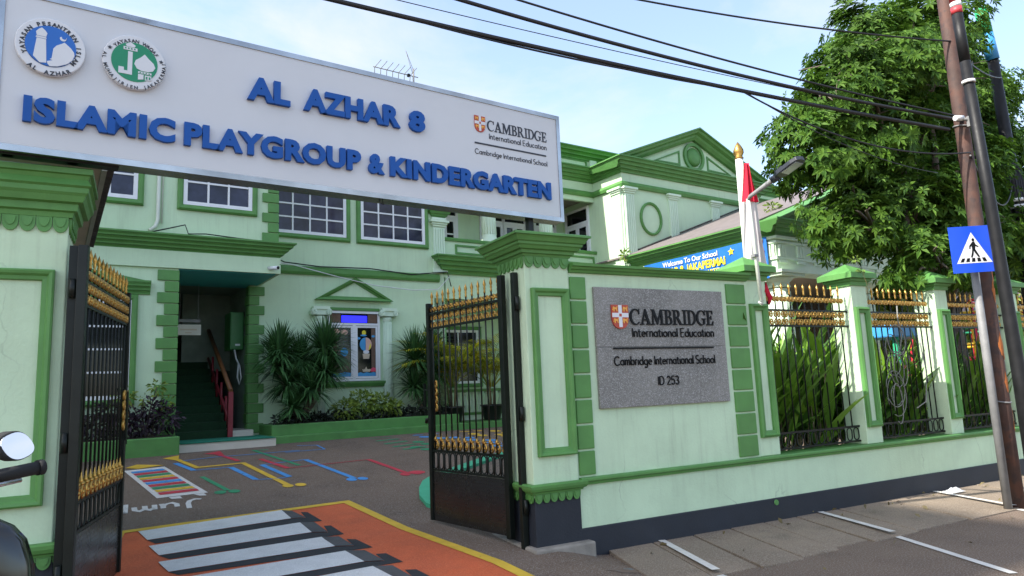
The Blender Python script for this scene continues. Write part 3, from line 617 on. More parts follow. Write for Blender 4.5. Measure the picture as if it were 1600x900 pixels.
# left projecting block -----------------------------------------
c = MB().sweep([(-6, VL), (UL, VL), (UL, VF)], [(0, 4.07), (.05, 4.07), (.05, 4.39), (0, 4.39)]); c.build('porch_fascia', 'mint', B)
c = MB().sweep([(-6, VL), (UL, VL), (UL, VF)], corn(4.38, 4.67, .3, 4, .03)); c.build('porch_cornice', 'green', B)
c = MB().sweep([(UL, VF), (8.1, VF)], [(0, 4.36), (.05, 4.36), (.08, 4.42), (.08, 4.5), (.05, 4.55), (0, 4.55)]); c.build('string_course', 'green', B)
def quoins(u_edge, dirn, z0, z1, n, wl, ws, v, m='green', side_u=None):
    h = (z1-z0)/n
    for i in range(n):
        wd = wl if i % 2 == 0 else ws
        a, b = sorted((u_edge, u_edge+dirn*wd)); q = MB()
        q.box(a, b, z0+i*h+.008, z0+(i+1)*h-.008, -.02, .035, ELEV(v)); q.build('quoin', m, B, bevel=.008)
quoins(1.895, -1, .9, 4.04, 15, .36, .24, VL); quoins(UL+.015, -1, 4.7, 7.15, 12, .32, .21, VL)
quoins(3.475, 1, .9, 4.04, 15, .33, .22, VF)
q = MB()
for i in range(15): q.box(3.46, 3.6, VF+.0, 15.75-(.0 if i % 2 else .08), .9+i*.2093+.008, .9+(i+1)*.2093-.008)
q.build('side_quoin', 'green', B, bevel=.006)
def window(u0, u1, z0, z1, nc, nr, v, parent=B, glass='glass', fr=.1, wf=.07, mull=.035, mp_=None, green=True):
    mp_ = mp_ or ELEV(v)
    pane = MB().box(u0+fr, u1-fr, z0+fr, z1-fr, 0, .012, mp_).build('window', glass, parent)
    if green:
        f = MB().sweep([(u0, z0), (u0, z1), (u1, z1), (u1, z0)], [(0, 0), (0, .05), (.03, .075), (fr*.7, .07), (fr, .045), (fr, 0)], True, mp_); f.build('window_surround', 'green', pane)
    f = MB(); a, b, c_, d = u0+fr+.002, u1-fr-.002, z0+fr+.002, z1-fr-.002
    f.sweep([(a, c_), (a, d), (b, d), (b, c_)], [(0, 0), (0, .05), (wf, .045), (wf, 0)], True, mp_)
    ia, ib, ic, id_ = a+wf, b-wf, c_+wf, d-wf
    for i in range(1, nc): x = ia+(ib-ia)*i/nc; f.box(x-mull/2, x+mull/2, ic, id_, .0, .034, mp_)
    for i in range(1, nr): z = ic+(id_-ic)*i/nr; f.box(ia, ib, z-mull/2, z+mull/2, .0, .031, mp_)
    f.build('window_frame', 'wfwhite', pane)
    return pane
window(-2.17, -.74, 5.2, 7.1, 3, 4, VL); window(-.2, 1.26, 5.2, 7.1, 3, 4, VL); window(1.82, 3.27, 5.2, 7.1, 3, 4, VL)
window(3.84, 5.76, 5.19, 7.1, 4, 5, VF); window(5.92, 7.82, 5.19, 7.1, 4, 5, VF)
# ground-floor window of the left block with its hood
window(-.75, 1.23, 1.6, 3.55, 2, 4, VL, glass='glassdark')
c = MB().sweep([(-.95, VL), (1.42, VL)], corn(3.56, 3.8, .16, 3, .03)); c.build('window_hood', 'green', B)
c = MB().prism([(-.95, 3.8), (.24, 4.02), (1.42, 3.8)], 0, .06, ELEV(VL)); c.build('hood_pediment', 'green', B)
# downpipe
MB().tube([(1.5, VL-.05, 7.3), (1.5, VL-.05, 4.95), (1.46, VL-.07, 4.82), (1.36, VL-.12, 4.72)], .035).build('downpipe', 'polewhite', B)
MB().tube([(1.57, VL-.03, 7.3), (1.57, VL-.03, 4.9)], .012).build('conduit', 'polewhite', B)
# the classroom window with two columns and a small pediment
p = window(5.2, 6.47, 1.93, 3.55, 1, 1, VF, glass='glassdark', fr=.0, wf=.05, green=False)
f = MB(); f.box(5.25, 6.42, 3.22, 3.27, 0, .05, ELEV(VF)); f.box(5.8, 5.87, 1.98, 3.22, 0, .05, ELEV(VF)); f.build('window_mullion', 'wfwhite', p)
for a, b in ((5.27, 5.8), (5.87, 6.41)):
    f = MB().sweep([(a, 1.99), (a, 3.21), (b, 3.21), (b, 1.99)], [(0, 0), (0, .045), (.045, .04), (.045, 0)], True, ELEV(VF)); f.build('casement_frame', 'wfwhite', p)
for q_ in ((5.26, 5.52, 3.285, 3.49), (6.18, 6.41, 3.285, 3.49), (6.26, 6.36, 2.04, 3.16), (5.33, 5.43, 2.04, 3.16)): MB().box(*q_, .013, .016, ELEV(VF)).build('curtain', 'curtain', p)
f = MB().box(5.54, 6.16, 3.29, 3.45, .013, .017, ELEV(VF)); f.build('blue_light', 'led', p)
def sticker(m, pts, d=.020, name='window_sticker'): MB().prism(pts, .012, d, ELEV(VF)).build(name, m, p)
sticker('skin_b', ell(6.12, 2.78, .145, .16, 90, 270, 14), .018); sticker('sticker_p', ell(6.125, 2.78, .145, .16, -90, 90, 14), .018); sticker('banyel', ell(6.16, 2.74, .09, .1, -70, 40, 8), .021)
sticker('sticker_w', ell(6.13, 2.6, .075, .045, 0, 345, 12)); sticker('sticker_t', [(6.06, 2.44), (6.2, 2.44), (6.22, 2.56), (6.04, 2.56)])
sticker('banyel', ell(6.08, 3.05, .05, .06, 0, 345, 12)); sticker('skin_b', ell(6.07, 2.99, .08, .022, 0, 345, 10), .021); sticker('skin_b', ell(6.31, 2.97, .045, .028, 0, 345, 10)); sticker('skin_b', ell(5.95, 2.92, .045, .028, 0, 345, 10))
sticker('skin_b', [(5.92, 2.04), (6.36, 2.04), (6.36, 2.11), (6.3, 2.13), (6.22, 2.11), (6.14, 2.13), (6.06, 2.11), (5.98, 2.13), (5.92, 2.11)]); sticker('skin_b', [(5.32, 2.04), (5.75, 2.04), (5.75, 2.12), (5.6, 2.14), (5.45, 2.11), (5.32, 2.13)])
sticker('sticker_t', [(6.05, 2.14), (6.22, 2.14), (6.25, 2.2), (6.15, 2.2), (6.13, 2.26), (6.09, 2.2), (6.03, 2.2)]); sticker('banpink', [(6.24, 2.14), (6.36, 2.14), (6.38, 2.21), (6.3, 2.24), (6.23, 2.2)])
sticker('sticker_p', ell(5.42, 3.08, .07, .05, 0, 345, 10)); sticker('sticker_p', ell(5.6, 3.06, .09, .06, 0, 345, 10)); sticker('skin_b', ell(5.6, 2.6, .09, .1, 0, 345, 12))
for u in (5.02, 6.66):
    q = MB(); prof = [(.155, .88), (.155, .95), (.13, .97), (.12, 1.02)]+[(.118-.012*i/6, 1.05+i*.38) for i in range(7)]+[(.125, 3.36), (.125, 3.42)]
    q.lathe(prof, (u, VF-.02, 0), 16)
    for i in range(9):
        a = R(180+20*i+10); q.tube([(u+.112*math.cos(a), VF-.02+.112*math.sin(a), 1.1), (u+.105*math.cos(a), VF-.02+.105*math.sin(a), 3.3)], .013, 5)
    o = q.build('column', 'mintpale', B); k = MB(); k.box(u-.19, u+.19, VF-.2, VF+.0, 3.56, 3.63); k.box(u-.16, u+.16, VF-.17, VF, 3.44, 3.56)
    for s_ in (-1, 1):
        k.tube([(u+s_*(.17+(.075-.013*j*.35)*math.cos(R(60*j))*.9), VF-.19, 3.5+(.075-.013*j*.35)*math.sin(R(60*j))) for j in range(14)], .017, 6)
        k.tube([(u+s_*.17, VF-.18, 3.5), (u+s_*.17, VF, 3.5)], .072, 12)
    k.build('ionic_capital', 'mintpale', o)
c = MB().box(5.2, 6.5, 3.57, 3.63, 0, .05, ELEV(VF)); c.build('lintel_band', 'green', B)
pd = MB().prism([(4.98, 3.84), (5.84, 4.3), (6.7, 3.84)], 0, .05, ELEV(VF)).build('window_pediment', 'mint', B)
c = MB().sweep([(6.78, 3.80), (5.84, 4.34), (4.90, 3.80)], [(-.1, 0), (-.1, .08), (-.06, .1), (-.05, .14), (0, .16), (0, 0)], True, ELEV(VF)); c.build('pediment_moulding', 'green', pd)
c = MB().sweep([(5.08, VF), (6.58, VF)], [(0, 1.8), (.06, 1.8), (.1, 1.88), (.1, 1.92), (0, 1.92)]); c.build('window_sill', 'green', B)
# balcony --------------------------------------------------------
pilaster(8.12, 4.6, 5.8, .34, VF)
k = MB(); k.box(7.9, 8.3, VF-.12, VF+.25, 5.97, 6.02); k.build('bracket', 'mintpale', B); c = MB().sweep([(7.98, VF+.3), (7.98, VF), (8.28, VF), (8.28, VF+.3)][::1], corn(6.02, 6.22, .16, 3, .03)); c.build('bracket_moulding', 'green', B)
MB().box(7.98, 8.28, VF, VF+.3, 6.22, 7.1).build('balcony_pier', 'mintpale', B)
w = MB(); w.box(8.26, UW0, VF, 15.62, 4.5, 5.46); w.box(8.26, UW0, 15.62, 17, 4.4, 4.56); bal = w.build('balcony_parapet', 'mint', B)
c = MB().sweep([(8.26, VF), (UW0, VF)], [(-.16, 5.46), (.04, 5.46), (.05, 5.52), (.03, 5.55), (-.16, 5.55)]); c.build('parapet_coping', 'green', bal)
c = MB().sweep([(8.26, VF+.02), (8.26, VF), (UW0, VF)], corn(4.58, 5.03, .36, 4)); c.build('balcony_cornice', 'green', bal)
k = MB()
for a in (8.6, 10.3, 12.0): k.sweep([(a, 5.13), (a, 5.38), (a+1.3, 5.38), (a+1.3, 5.13)], [(0, 0), (0, .03), (.05, .03), (.05, 0)], True, ELEV(VF))
k.build('parapet_panel', 'green', bal)
def column(u, v, z0, z1, r, parent=B, cap=.34, n=16):
    q = MB(); hh = z1-z0-cap
    q.lathe([(r*1.35, z0), (r*1.35, z0+.1), (r*1.2, z0+.14), (r*1.12, z0+.2)]+[(r*(1-.14*i/5), z0+.22+(hh-.24)*i/5) for i in range(6)], (u, v, 0), 24)
    for i in range(n):
        a = 6.283*i/n; q.tube([(u+r*.96*math.cos(a), v+r*.96*math.sin(a), z0+.3), (u+r*.84*math.cos(a), v+r*.84*math.sin(a), z0+hh-.1)], r*.105, 5)
    o = q.build('column', 'mintpale', parent); k = MB(); b = z0+hh
    k.lathe([(r*.9, b), (r*.98, b+.03), (r*.88, b+.06), (r*.88, b+.12), (r*1.05, b+.16), (r*1.35, b+.24)], (u, v, 0), 24)
    k.box(u-r*1.5, u+r*1.5, v-r*1.5, v+r*1.5, b+.24, b+.24+(cap-.24)*.45); k.box(u-r*1.65, u+r*1.65, v-r*1.65, v+r*1.65, b+.245+(cap-.24)*.45, b+cap); k.build('capital', 'mintpale', o); return o
for u in (9.85, 11.8): column(u, VF+.3, 5.5, 7.1, .2, B)
def french(u0, u1, z0, z1, mp_, rows=4, leafs=2):
    pane = MB().box(u0, u1, z0, z1, 0, .012, mp_).build('door', 'glassdark', B); f = MB()
    f.sweep([(u0, z0), (u0, z1), (u1, z1), (u1, z0)], [(-.07, 0), (-.07, .06), (.0, .06), (.0, 0)], True, mp_)
    zt = z1-.42; f.box(u0, u1, zt-.05, zt+.05, 0, .05, mp_)
    for i in range(leafs):
        a = u0+(u1-u0)*i/leafs; b = u0+(u1-u0)*(i+1)/leafs; f.sweep([(a, z0), (a, zt-.052), (b, zt-.052), (b, z0)], [(0, 0), (0, .045), (.07, .045), (.07, 0)], True, mp_)
        for j in range(1, rows): z = z0+(zt-z0)*j/rows; f.box(a+.07, b-.07, z-.02, z+.02, 0, .04, mp_)
    f.build('door_frame', 'wfwhite', pane)
for a in (8.75, 10.35, 11.15, 12.3): french(a, a+.72, 4.57, 6.95, ELEV(17.0), leafs=2)
french(15.75, 16.75, 4.57, 6.95, SIDE(UW0))
# ground-floor arcade under the balcony
w = MB(); w.box(8.3, UW0, VF, VF+.3, 3.95, 4.5); w.build('arcade_beam', 'mint', B)
for u in (8.12, 11.0, 13.2):
    MB().box(u-.16, u+.16, VF+.0, VF+.3, .7, 3.95).build('arcade_pier', 'green' if u < 9 else 'mintpale', B)
window(8.7, 10.2, 1.7, 3.4, 2, 3, 17.0, glass='glassdark'); window(11.4, 12.8, 1.7, 3.4, 2, 3, 17.0, glass='glassdark')
bb = MB(); u = 8.42
while u < 13: bb.lathe([(.06, 1.06), (.06, 1.1), (.04, 1.13), (.075, 1.25), (.075, 1.3), (.035, 1.42), (.04, 1.5), (.06, 1.53), (.06, 1.57)], (u, VF+.12, 0), 10); u += .21
bo = bb.build('balustrade', 'mintpale', B); k = MB(); k.box(8.3, 13.2, VF+.0, VF+.24, 1.57, 1.64); k.box(8.3, 13.2, VF+.0, VF+.24, .99, 1.05); k.build('balustrade_rail', 'green', bo)
MB().box(8.3, 13.2, VF+.02, 17, .3, .99).build('arcade_floor', 'mintpale', B)
# portico ---------------------------------------------------------
PV, PU0, PU1 = 9.36, 13.5, 24.8
w = MB(); w.box(PU0+.1, PU1-.1, PV+.15, PV+.65, 4.0, 4.8); w.box(PU0+.1, PU0+.6, PV+.65, VW, 4.0, 4.8); w.box(PU1-.6, PU1-.1, PV+.65, VW, 4.0, 4.8); po_ = w.build('portico_entablature', 'mintpale', B)
pth = [(PU0+.1, VW), (PU0+.1, PV+.15), (PU1-.1, PV+.15), (PU1-.1, VW)]
k = MB(); k.sweep(pth, [(0, 4.27), (.04, 4.27), (.04, 4.33), (0, 4.33)]); k.sweep(pth, [(0, 4.62), (.05, 4.64), (.05, 4.69), (0, 4.69)]); k.sweep(pth, [(0, 4.715), (.09, 4.74), (.09, 4.80), (0, 4.80)]); k.build('entablature_moulding', 'mintpale', po_)
for i in range(17):
    tg = MB()
    uu = PU0+.3+i*.675
    for j in range(3): tg.box(uu-.13+j*.1, uu-.13+j*.1+.07, 4.34, 4.615, 0, .045, ELEV(PV+.15))
    tg.box(uu-.15, uu+.15, 4.19, 4.262, 0, .04, ELEV(PV+.15)); tg.build('triglyph', 'mintpale', po_)
for i in range(6):
    tg = MB()
    vv = PV+.3+i*.72
    for j in range(3): tg.box(vv-.13+j*.1, vv-.13+j*.1+.07, 4.34, 4.615, 0, .045, SIDE(PU0+.1))
    tg.build('triglyph', 'mintpale', po_)
c = MB().sweep([(PU0+.1, VW), (PU0+.1, PV+.15), (PU1-.1, PV+.15), (PU1-.1, VW)], corn(4.81, 5.14, .36, 4)); c.build('portico_cornice', 'green', B)
for u in (13.92, 17.4, 20.9, 24.38): column(u, PV+.42, .75, 4.0, .29, B, .36)
for u in (13.92, 24.38): column(u, PV+2.9, .75, 4.0, .27, B, .36)
pm = (PU0+PU1)/2; ap = 7.2
g_ = MB().prism([(PU0+.1, 5.14), (pm, ap-.05), (PU1-.1, 5.14)], 0, -.2, ELEV(PV+.15)).build('portico_gable', 'mint', B)
c = MB().sweep([(PU1+.26, 5.10), (pm, ap+.15), (PU0-.26, 5.10)], [(-.26, 0), (-.26, .1), (-.2, .16), (-.13, .2), (-.1, .3), (-.04, .33), (-.03, .36), (0, .36), (0, -.3), (-.1, -.3)], False, ELEV(PV+.15)); c.build('gable_cornice', 'green', g_)
for s_ in (-3.75, 3.75): MB().tube([(pm+s_+.05*math.cos(R(a))*4, PV+.13, 5.55+.05*math.sin(R(a))*4) for a in (range(150, 400, 20) if s_ < 0 else range(390, 140, -20))], .04, 6).build('gable_scroll', 'green', g_)
k = MB(); k.sweep(ell(pm, 6.1, .4, .4, 0, 345, 20), [(0, 0), (0, .06), (-.09, .06), (-.09, 0)], True, ELEV(PV+.15)); k.build('gable_ring', 'green', g_)
rf = MB(); zz0 = 5.13; e0 = PU0-.2; e1 = PU1+.2
rf.prism([(e0, zz0), (pm, ap+.06), (e1, zz0), (e1, zz0+.04), (pm, ap+.11), (e0, zz0+.04)], -.45, -(VF-PV), ELEV(PV)); rf.build('portico_roof', 'roofsheet', B)
k = MB(); k.tube([(e0+.5, VW-.02, zz0+.25), (pm, VW-.02, ap+.15)], .02, 6); k.build('roof_flashing', 'tile', B)
MB().box(PU0+.6, PU1-.6, PV+.65, VW, 4.2, 4.25).build('portico_ceiling', 'soffit', B)
w = MB(); w.box(PU0-.1, PU1+.1, PV-.1, VW, .5, .8); w.build('portico_floor', 'concrete', B)
# entrance fittings
def fitting(mb, name, m, label, cat, base): return solo(mb, name, m, label, cat, base, FB)
t = thing('electric_cabinet', 'green metal electric cabinet with cables inside the stair entrance', 'cabinet', (3.36, 15.9, 2.68), FB)
MB().box(3.2, 3.48, 15.9, 16.5, 2.7, 3.52).build('cabinet_body', 'boxgreen', t, bevel=.01); MB().box(3.215, 3.465, 15.885, 15.9, 2.73, 3.49).build('cabinet_door', 'boxgreen', t, bevel=.004); MB().box(3.3, 3.4, 15.878, 15.884, 2.78, 2.82).build('cabinet_label', 'sticker_w', t)
MB().tube([(3.3, 15.95, 2.7), (3.33, 15.9, 2.5), (3.4, 15.9, 2.35), (3.44, 15.9, 2.1), (3.4, 15.9, 1.95), (3.36, 15.9, 2.1), (3.38, 15.9, 2.4)], .018, 6).build('cable_loop', 'wcable', t)
t = thing('notice_board', 'small cream notice plate hanging in the dark stair entrance', 'sign', (2.32, 15.6, 3.0), FB)
MB().box(2.08, 2.56, 15.6, 15.63, 2.98, 3.2).build('notice_plate', 'cream', t, bevel=.004); MB().box(2.1, 2.55, 15.61, 15.64, 3.25, 3.31).build('notice_bar', 'greypipe', t); k = MB(); k.box(2.16, 2.48, 15.594, 15.599, 3.08, 3.11); k.box(2.26, 2.38, 15.594, 15.599, 3.02, 3.04); k.build('notice_lettering', 'sticker_t', t)
for x_ in (2.15, 2.5): MB().tube([(x_, 15.615, 3.2), (x_, 15.62, 4.06)], .005, 5).build('hanger', 'greypipe', t)
t = thing('security_camera', 'small white security camera under the corner of the entrance fascia', 'camera', (3.55, 13.86, 4.15), FB)
MB().tube([(3.5, 13.9, 4.17), (3.62, 13.68, 4.15)], .04, 10).build('camera_body', 'wfwhite', t); MB().tube([(3.62, 13.68, 4.15), (3.625, 13.67, 4.149)], .032, 10).build('camera_lens', 'blacklet', t)
fitting(MB().tube([(3.72, 13.9, 4.25), (3.75, 14.4, 4.5), (4.2, VF-.12, 4.6), (5.0, VF-.1, 4.55), (6.2, VF-.1, 4.58), (7.3, VF-.1, 4.5), (8.3, VF-.1, 4.62), (8.4, VF-.1, 4.25)], .014, 6), 'facade_cable', 'cable', 'black cable running loosely along the green band of the facade', 'cable', (5, VF, 4.5))
fitting(MB().tube([(3.72, 13.9, 4.3), (4.4, VF-.2, 4.53), (5.4, VF-.15, 4.33), (6.3, VF-.15, 4.17), (7.3, VF-.15, 4.1), (8.0, VF-.15, 4.15), (8.35, VF-.12, 4.5)], .011, 6), 'facade_cable', 'wcable', 'white cable sagging below the green band above the small pediment', 'cable', (5, VF, 4.3))
fitting(MB().tube([(1.4, 13.7, 4.68), (1.7, 13.72, 4.78), (1.95, 13.8, 4.88), (2.0, 13.75, 4.7), (2.3, 13.72, 4.72), (2.9, 13.7, 4.68), (3.5, 13.7, 4.66)], .012, 6), 'facade_cable', 'cable', 'tangled dark cable lying on top of the entrance cornice', 'cable', (2, 13.7, 4.66))
t = thing('tv_antenna', 'thin metal television antenna standing on the roof above the big sign', 'antenna', (8.75, 18, 8.2), FB)
MB().tube([(8.75, 18, 8.2), (8.75, 18, 11.35)], .03, 6).build('mast', 'greypipe', t); k = MB().tube([(7.45, 18, 11.12), (8.9, 18, 11.1)], .016, 6).build('boom', 'greypipe', t); d = MB()
for i in range(7): uu = 7.5+i*.19; d.tube([(uu+.1, 17.75, 11.26), (uu, 18, 11.11), (uu+.1, 18.25, 10.96)], .011, 5)
d.build('dipole', 'greypipe', k); MB().tube([(8.75, 18, 11.1), (8.5, 18, 11.9), (8.75, 18, 11.3)], .008, 5).build('guy_wire', 'greypipe', t); MB().box(8.55, 8.62, 17.96, 18.04, 11.06, 11.14).build('junction_box', 'blacklet', t)
# banner hung under the portico cornice
t = thing('welcome_banner', 'blue welcome banner with white and yellow lettering hung along the portico side', 'banner', (PU0+.05, 11.5, 3.8), FB)
BX = PU0-.02; bp = SIDE(BX)
def bn(v0, v1, z0, z1, m, name, d0=0, d1=.006):
    q = MB(); ns = 12
    vs = []; 
    for i in range(ns+1):
        v = v0+(v1-v0)*i/ns; o = .012*math.sin(v*5); vs.append((v, o))
    for (a, oa), (b_, ob) in zip(vs, vs[1:]): q.add([bp(a, z0, oa+d0), bp(b_, z0, ob+d0), bp(b_, z1, ob+d0), bp(a, z1, oa+d0), bp(a, z0, oa+d1), bp(b_, z0, ob+d1), bp(b_, z1, ob+d1), bp(a, z1, oa+d1)], [(0,1,2,3),(4,5,6,7),(0,1,5,4),(1,2,6,5),(2,3,7,6),(3,0,4,7)])
    return q.build(name, m, t)
bn(9.66, 13.6, 3.85, 4.80, 'banblue', 'banner_sheet')
bmap = lambda a, b, c: bp(13.3-a, b, .022+c)
put_text(q := MB(), 'Welcome To Our School', .42, 2.25, 4.62, .13, .004, bmap, bold=.02); q.build('white_lettering', 'sticker_w', t)
put_text(q := MB(), 'AL AZHAR 8  JAKAPERMAI', -.1, 2.47, 4.37, .2, .004, bmap, bold=.035); q.build('yellow_lettering', 'banyel', t)
put_text(q := MB(), 'PLAYGROUP & KINDERGARTEN', .25, 2.35, 4.22, .1, .004, bmap, bold=.025); q.build('yellow_lettering', 'banyel', t)
def star(cx, cz, r, k=.45): return [(cx+r*(1 if i % 2 == 0 else k)*math.sin(i*math.pi/5), cz+r*(1 if i % 2 == 0 else k)*math.cos(i*math.pi/5)) for i in range(10)]
MB().prism(star(2.66, 4.64, .1), 0, .005, bmap).build('star_print', 'banyel', t)
k = MB().prism([(3.2, 3.78), (3.56, 3.78), (3.56, 4.2), (3.2, 4.2)], 0, .003, bmap).build('white_print', 'sticker_w', t); MB().prism(ell(3.28, 4.52, .12, .14, 0, 345, 14), .003, .006, bmap).build('round_print', 'sticker_w', t); MB().prism(ell(3.28, 4.52, .075, .09, 0, 345, 14), .007, .009, bmap).build('round_print', 'bangreen', t)
MB().prism(star(3.42, 4.3, .1, .6), .003, .008, bmap).build('flower_print', 'banyel', t); MB().prism(star(3.5, 4.48, .09, .7), .003, .006, bmap).build('flower_print', 'banpink', t)
for i, m_ in enumerate(('banpink', 'banyel', 'bangreen')): MB().prism([(3.36, 4.66+i*.03), (3.56, 4.70+i*.03), (3.56, 4.73+i*.03), (3.36, 4.69+i*.03)], .003, .006, bmap).build('rainbow_print', m_, t)
# planters along the facade
t = thing('planter', 'long two-tier green kerb planter below the classroom window', 'planter', (6, 14.7, .7), FB)
MB().box(3.72, 8.0, 14.42, 15.46, .5, 1.08).build('upper_tier', 'greenlow', t, bevel=.02); MB().box(3.62, 13.0, 14.2, 15.45, .5, .87).build('lower_tier', 'greenlow', t, bevel=.02); MB().box(3.9, 7.9, 14.55, 15.4, 1.0, 1.09).build('soil', 'soil', t)
t = thing('planter', 'green kerb planter under the barred window left of the entrance', 'planter', (0, 13.6, .7), FB)
MB().box(-4, 1.9, 13.4, 13.9, .5, 1.03).build('planter_wall', 'greenlow', t, bevel=.02); MB().box(-3.9, 1.8, 13.48, 13.94, 1.0, 1.045).build('soil', 'soil', t)
# ------------------------------------------------------------------ boundary wall with sign wall, fence pillars and iron panels
YW_ = 5.71
Wt = thing('boundary_wall', 'pale mint street wall with green quoin blocks, green coping and dark base', 'wall', (8, YW_, 0), FW)
w = MB(); w.box(3.70, 6.17, YW_, 5.93, .27, 2.74); w.box(6.17, 16, YW_, 5.93, .27, .68); w.build('wall_body', 'mintw', Wt)
MB().box(3.70, 16, YW_-.018, 5.94, -.3, .268).build('dark_base', 'navy', Wt, bevel=.006)
def ledge(z0, z1, o): return [(0, z0), (o*.45, z0), (o*.55, z0+(z1-z0)*.3), (o*.8, z0+(z1-z0)*.45), (o, z0+(z1-z0)*.55), (o, z1-.012), (o*.9, z1), (-.24, z1), (-.24, z0)]
MB().sweep([(3.73, YW_), (16, YW_)], ledge(.665, .735, .05)).build('ledge_moulding', 'green', Wt)
pr = [(0, 2.72), (.03, 2.725), (.04, 2.745), (.065, 2.755), (.075, 2.775), (.10, 2.78), (.105, 2.805), (-.24, 2.815), (-.24, 2.72)]
MB().sweep([(3.73, YW_), (6.17, YW_)], pr).build('coping_moulding', 'green', Wt)
def wq(x0, x1):
    n = 8; z0, z1 = .745, 2.69; h = (z1-z0)/n
    for i in range(n): MB().box(x0, x1, YW_-.02, YW_+.03, z0+i*h+.01, z0+(i+1)*h-.01).build('quoin', 'green', Wt, bevel=.007)
wq(3.735, 3.92); wq(5.84, 6.13)
MB().tube([(6.32, YW_-.03, .225), (6.32, YW_+.05, .225)], .03, 10).build('drain_spout', 'greenlow', Wt)
# fence pillars
def fence_pillar(x0, x1, lab):
    t = thing('fence_pillar', lab, 'pillar', ((x0+x1)/2, YW_+.15, .735), FW, 'pillars of the street fence'); cx = (x0+x1)/2
    MB().box(x0, x1, YW_+.0, YW_+.31, .736, 2.80).build('shaft', 'mintw', t, bevel=.006)
    k = MB(); k.sweep([(x0, YW_+.31), (x0, YW_), (x1, YW_), (x1, YW_+.31)], [(0, 2.74), (.02, 2.74), (.025, 2.79), (.05, 2.80), (.055, 2.83), (0, 2.83)], True)
    k.box(x0-.1, x1+.1, YW_-.1, YW_+.41, 2.832, 2.90); y0, y1 = YW_-.1, YW_+.41
    k.add([(x0-.1, y0, 2.9), (x1+.1, y0, 2.9), (x1+.1, y1, 2.9), (x0-.1, y1, 2.9), (cx, (y0+y1)/2, 3.05)], [(0, 1, 4), (1, 2, 4), (2, 3, 4), (3, 0, 4)])
    k.build('pyramid_cap', 'green', t)
    f = MB().sweep([(x0+.02, .94), (x0+.02, 2.46), (x1-.02, 2.46), (x1-.02, .94)], [(0, 0), (0, .035), (.025, .05), (.045, .03), (.075, .025), (.075, 0)], True, ELEV(YW_))
    f.build('panel_frame', 'green', t); return t
fence_pillar(6.17, 6.49, 'fence pillar at the corner of the sign wall, with lamp pole in front'); fence_pillar(8.05, 8.36, 'sunlit fence pillar with pyramid cap between the first two iron panels')
fence_pillar(9.86, 10.15, 'fence pillar under the tree leaves just left of the crossing sign'); fence_pillar(11.7, 12.0, 'far fence pillar hidden behind the rusty and black poles')
# iron panels -----------------------------------------------------
def scroll_mesh(s):
    q = MB()
    for sx in (-1, 1):
        q.tube([(sx*(.3*s+(.26*s-.016*s*j)*math.cos(R(180-50*j))), 0, (.26*s-.016*s*j)*math.sin(R(180-50*j))) for j in range(11)], .105*s, 6)
    q.ball((0, 0, 0), .2*s, 8, 5); return q
def rosette_mesh(rx, rz):
    q = MB()
    for sx in (-1, 1): q.tube([(sx*rx*.5+rx*.42*math.cos(R(a)), 0, rz*.8*math.sin(R(a))) for a in range(0, 360, 36)], rz*.24, 5, True)
    q.ball((0, -.004, 0), (rx*.3, rz*.4, rz*.42), 8, 5); q.ball((-rx*.5, 0, 0), rz*.22, 6, 4); q.ball((rx*.5, 0, 0), rz*.22, 6, 4); return q
def tip_mesh(h):
    return MB().lathe([(.004, 0), (.011, 0), (.012, .02), (.008, .03), (.013, .05), (.009, .065), (.0165, .085), (.0155, .1), (.001, h)], (0, 0, 0), 8)
def iron_run(t, length, z_bot, z_r1, z_b0, z_b1, z_top, n, gate=False, arc=False):
    """bars along local x from 0 to length; oval row, bars, scroll band and spear tips"""
    sp = length/(n+1) if not gate else length/n; xs = [sp*(i+.5) for i in range(n)] if gate else [sp*(i+1) for i in range(n)]
    rail = []
    for z, r in ((z_bot, .011), (z_r1, .012), (z_b0, .012), (z_b1, .012)):
        MB().box(0, length, -.012, .012, z-r, z+r).build('rail', 'iron', t)
    def rep(name, mb, m, locs, parent=t):
        o0 = None
        for lc in locs:
            if o0 is None: o = o0 = mb.build(name, m, parent)
            else: o = o0.copy(); COL.objects.link(o); o.parent = parent
            o.location = lc
        return o0
    bh = z_top-z_r1
    rep('bar', MB().tube([(0, 0, 0), (0, 0, bh)], .0085, 6), 'iron', [(x, 0, z_r1) for x in xs])
    rep('spear_tip', tip_mesh(.15), 'gold', [(x, 0, z_top) for x in xs])
    s = sp*.5/.56; rep('scroll', scroll_mesh(s*.98), 'gold', [(x, -.012, z_top-.055) for x in xs]); rep('rosette', rosette_mesh(sp*.34, .034), 'gold', [(x, -.014, z_top-.055) for x in xs])
    zb = (z_b0+z_b1)/2; d = (z_b1-z_b0)*.25; so_ = rosette_mesh(sp*.42, d*.86)
    o0 = rep('scroll', so_, 'gold', [(x, -.012, zb+q) for x in xs for q in (-d, d)])
    ov = MB(); hh = z_r1-z_bot; a = sp*.36; pts = [(a*math.cos(R(tt)), 0, hh-.014-a+a*math.sin(R(tt))) for tt in range(0, 181, 20)]+[(a*math.cos(R(tt)), 0, .014+a+a*math.sin(R(tt))) for tt in range(180, 361, 20)]
    ov.tube(pts, .0075, 5, True); rep('oval', ov, 'iron', [(x+(sp/2 if not gate else 0), 0, z_bot) for x in (xs if gate else [0]+xs)])
    if gate: rep('bar', MB().tube([(0, 0, 0), (0, 0, hh)], .009, 6), 'iron', [(x+sp/2, 0, z_bot) for x in xs[:-1]])
    return xs
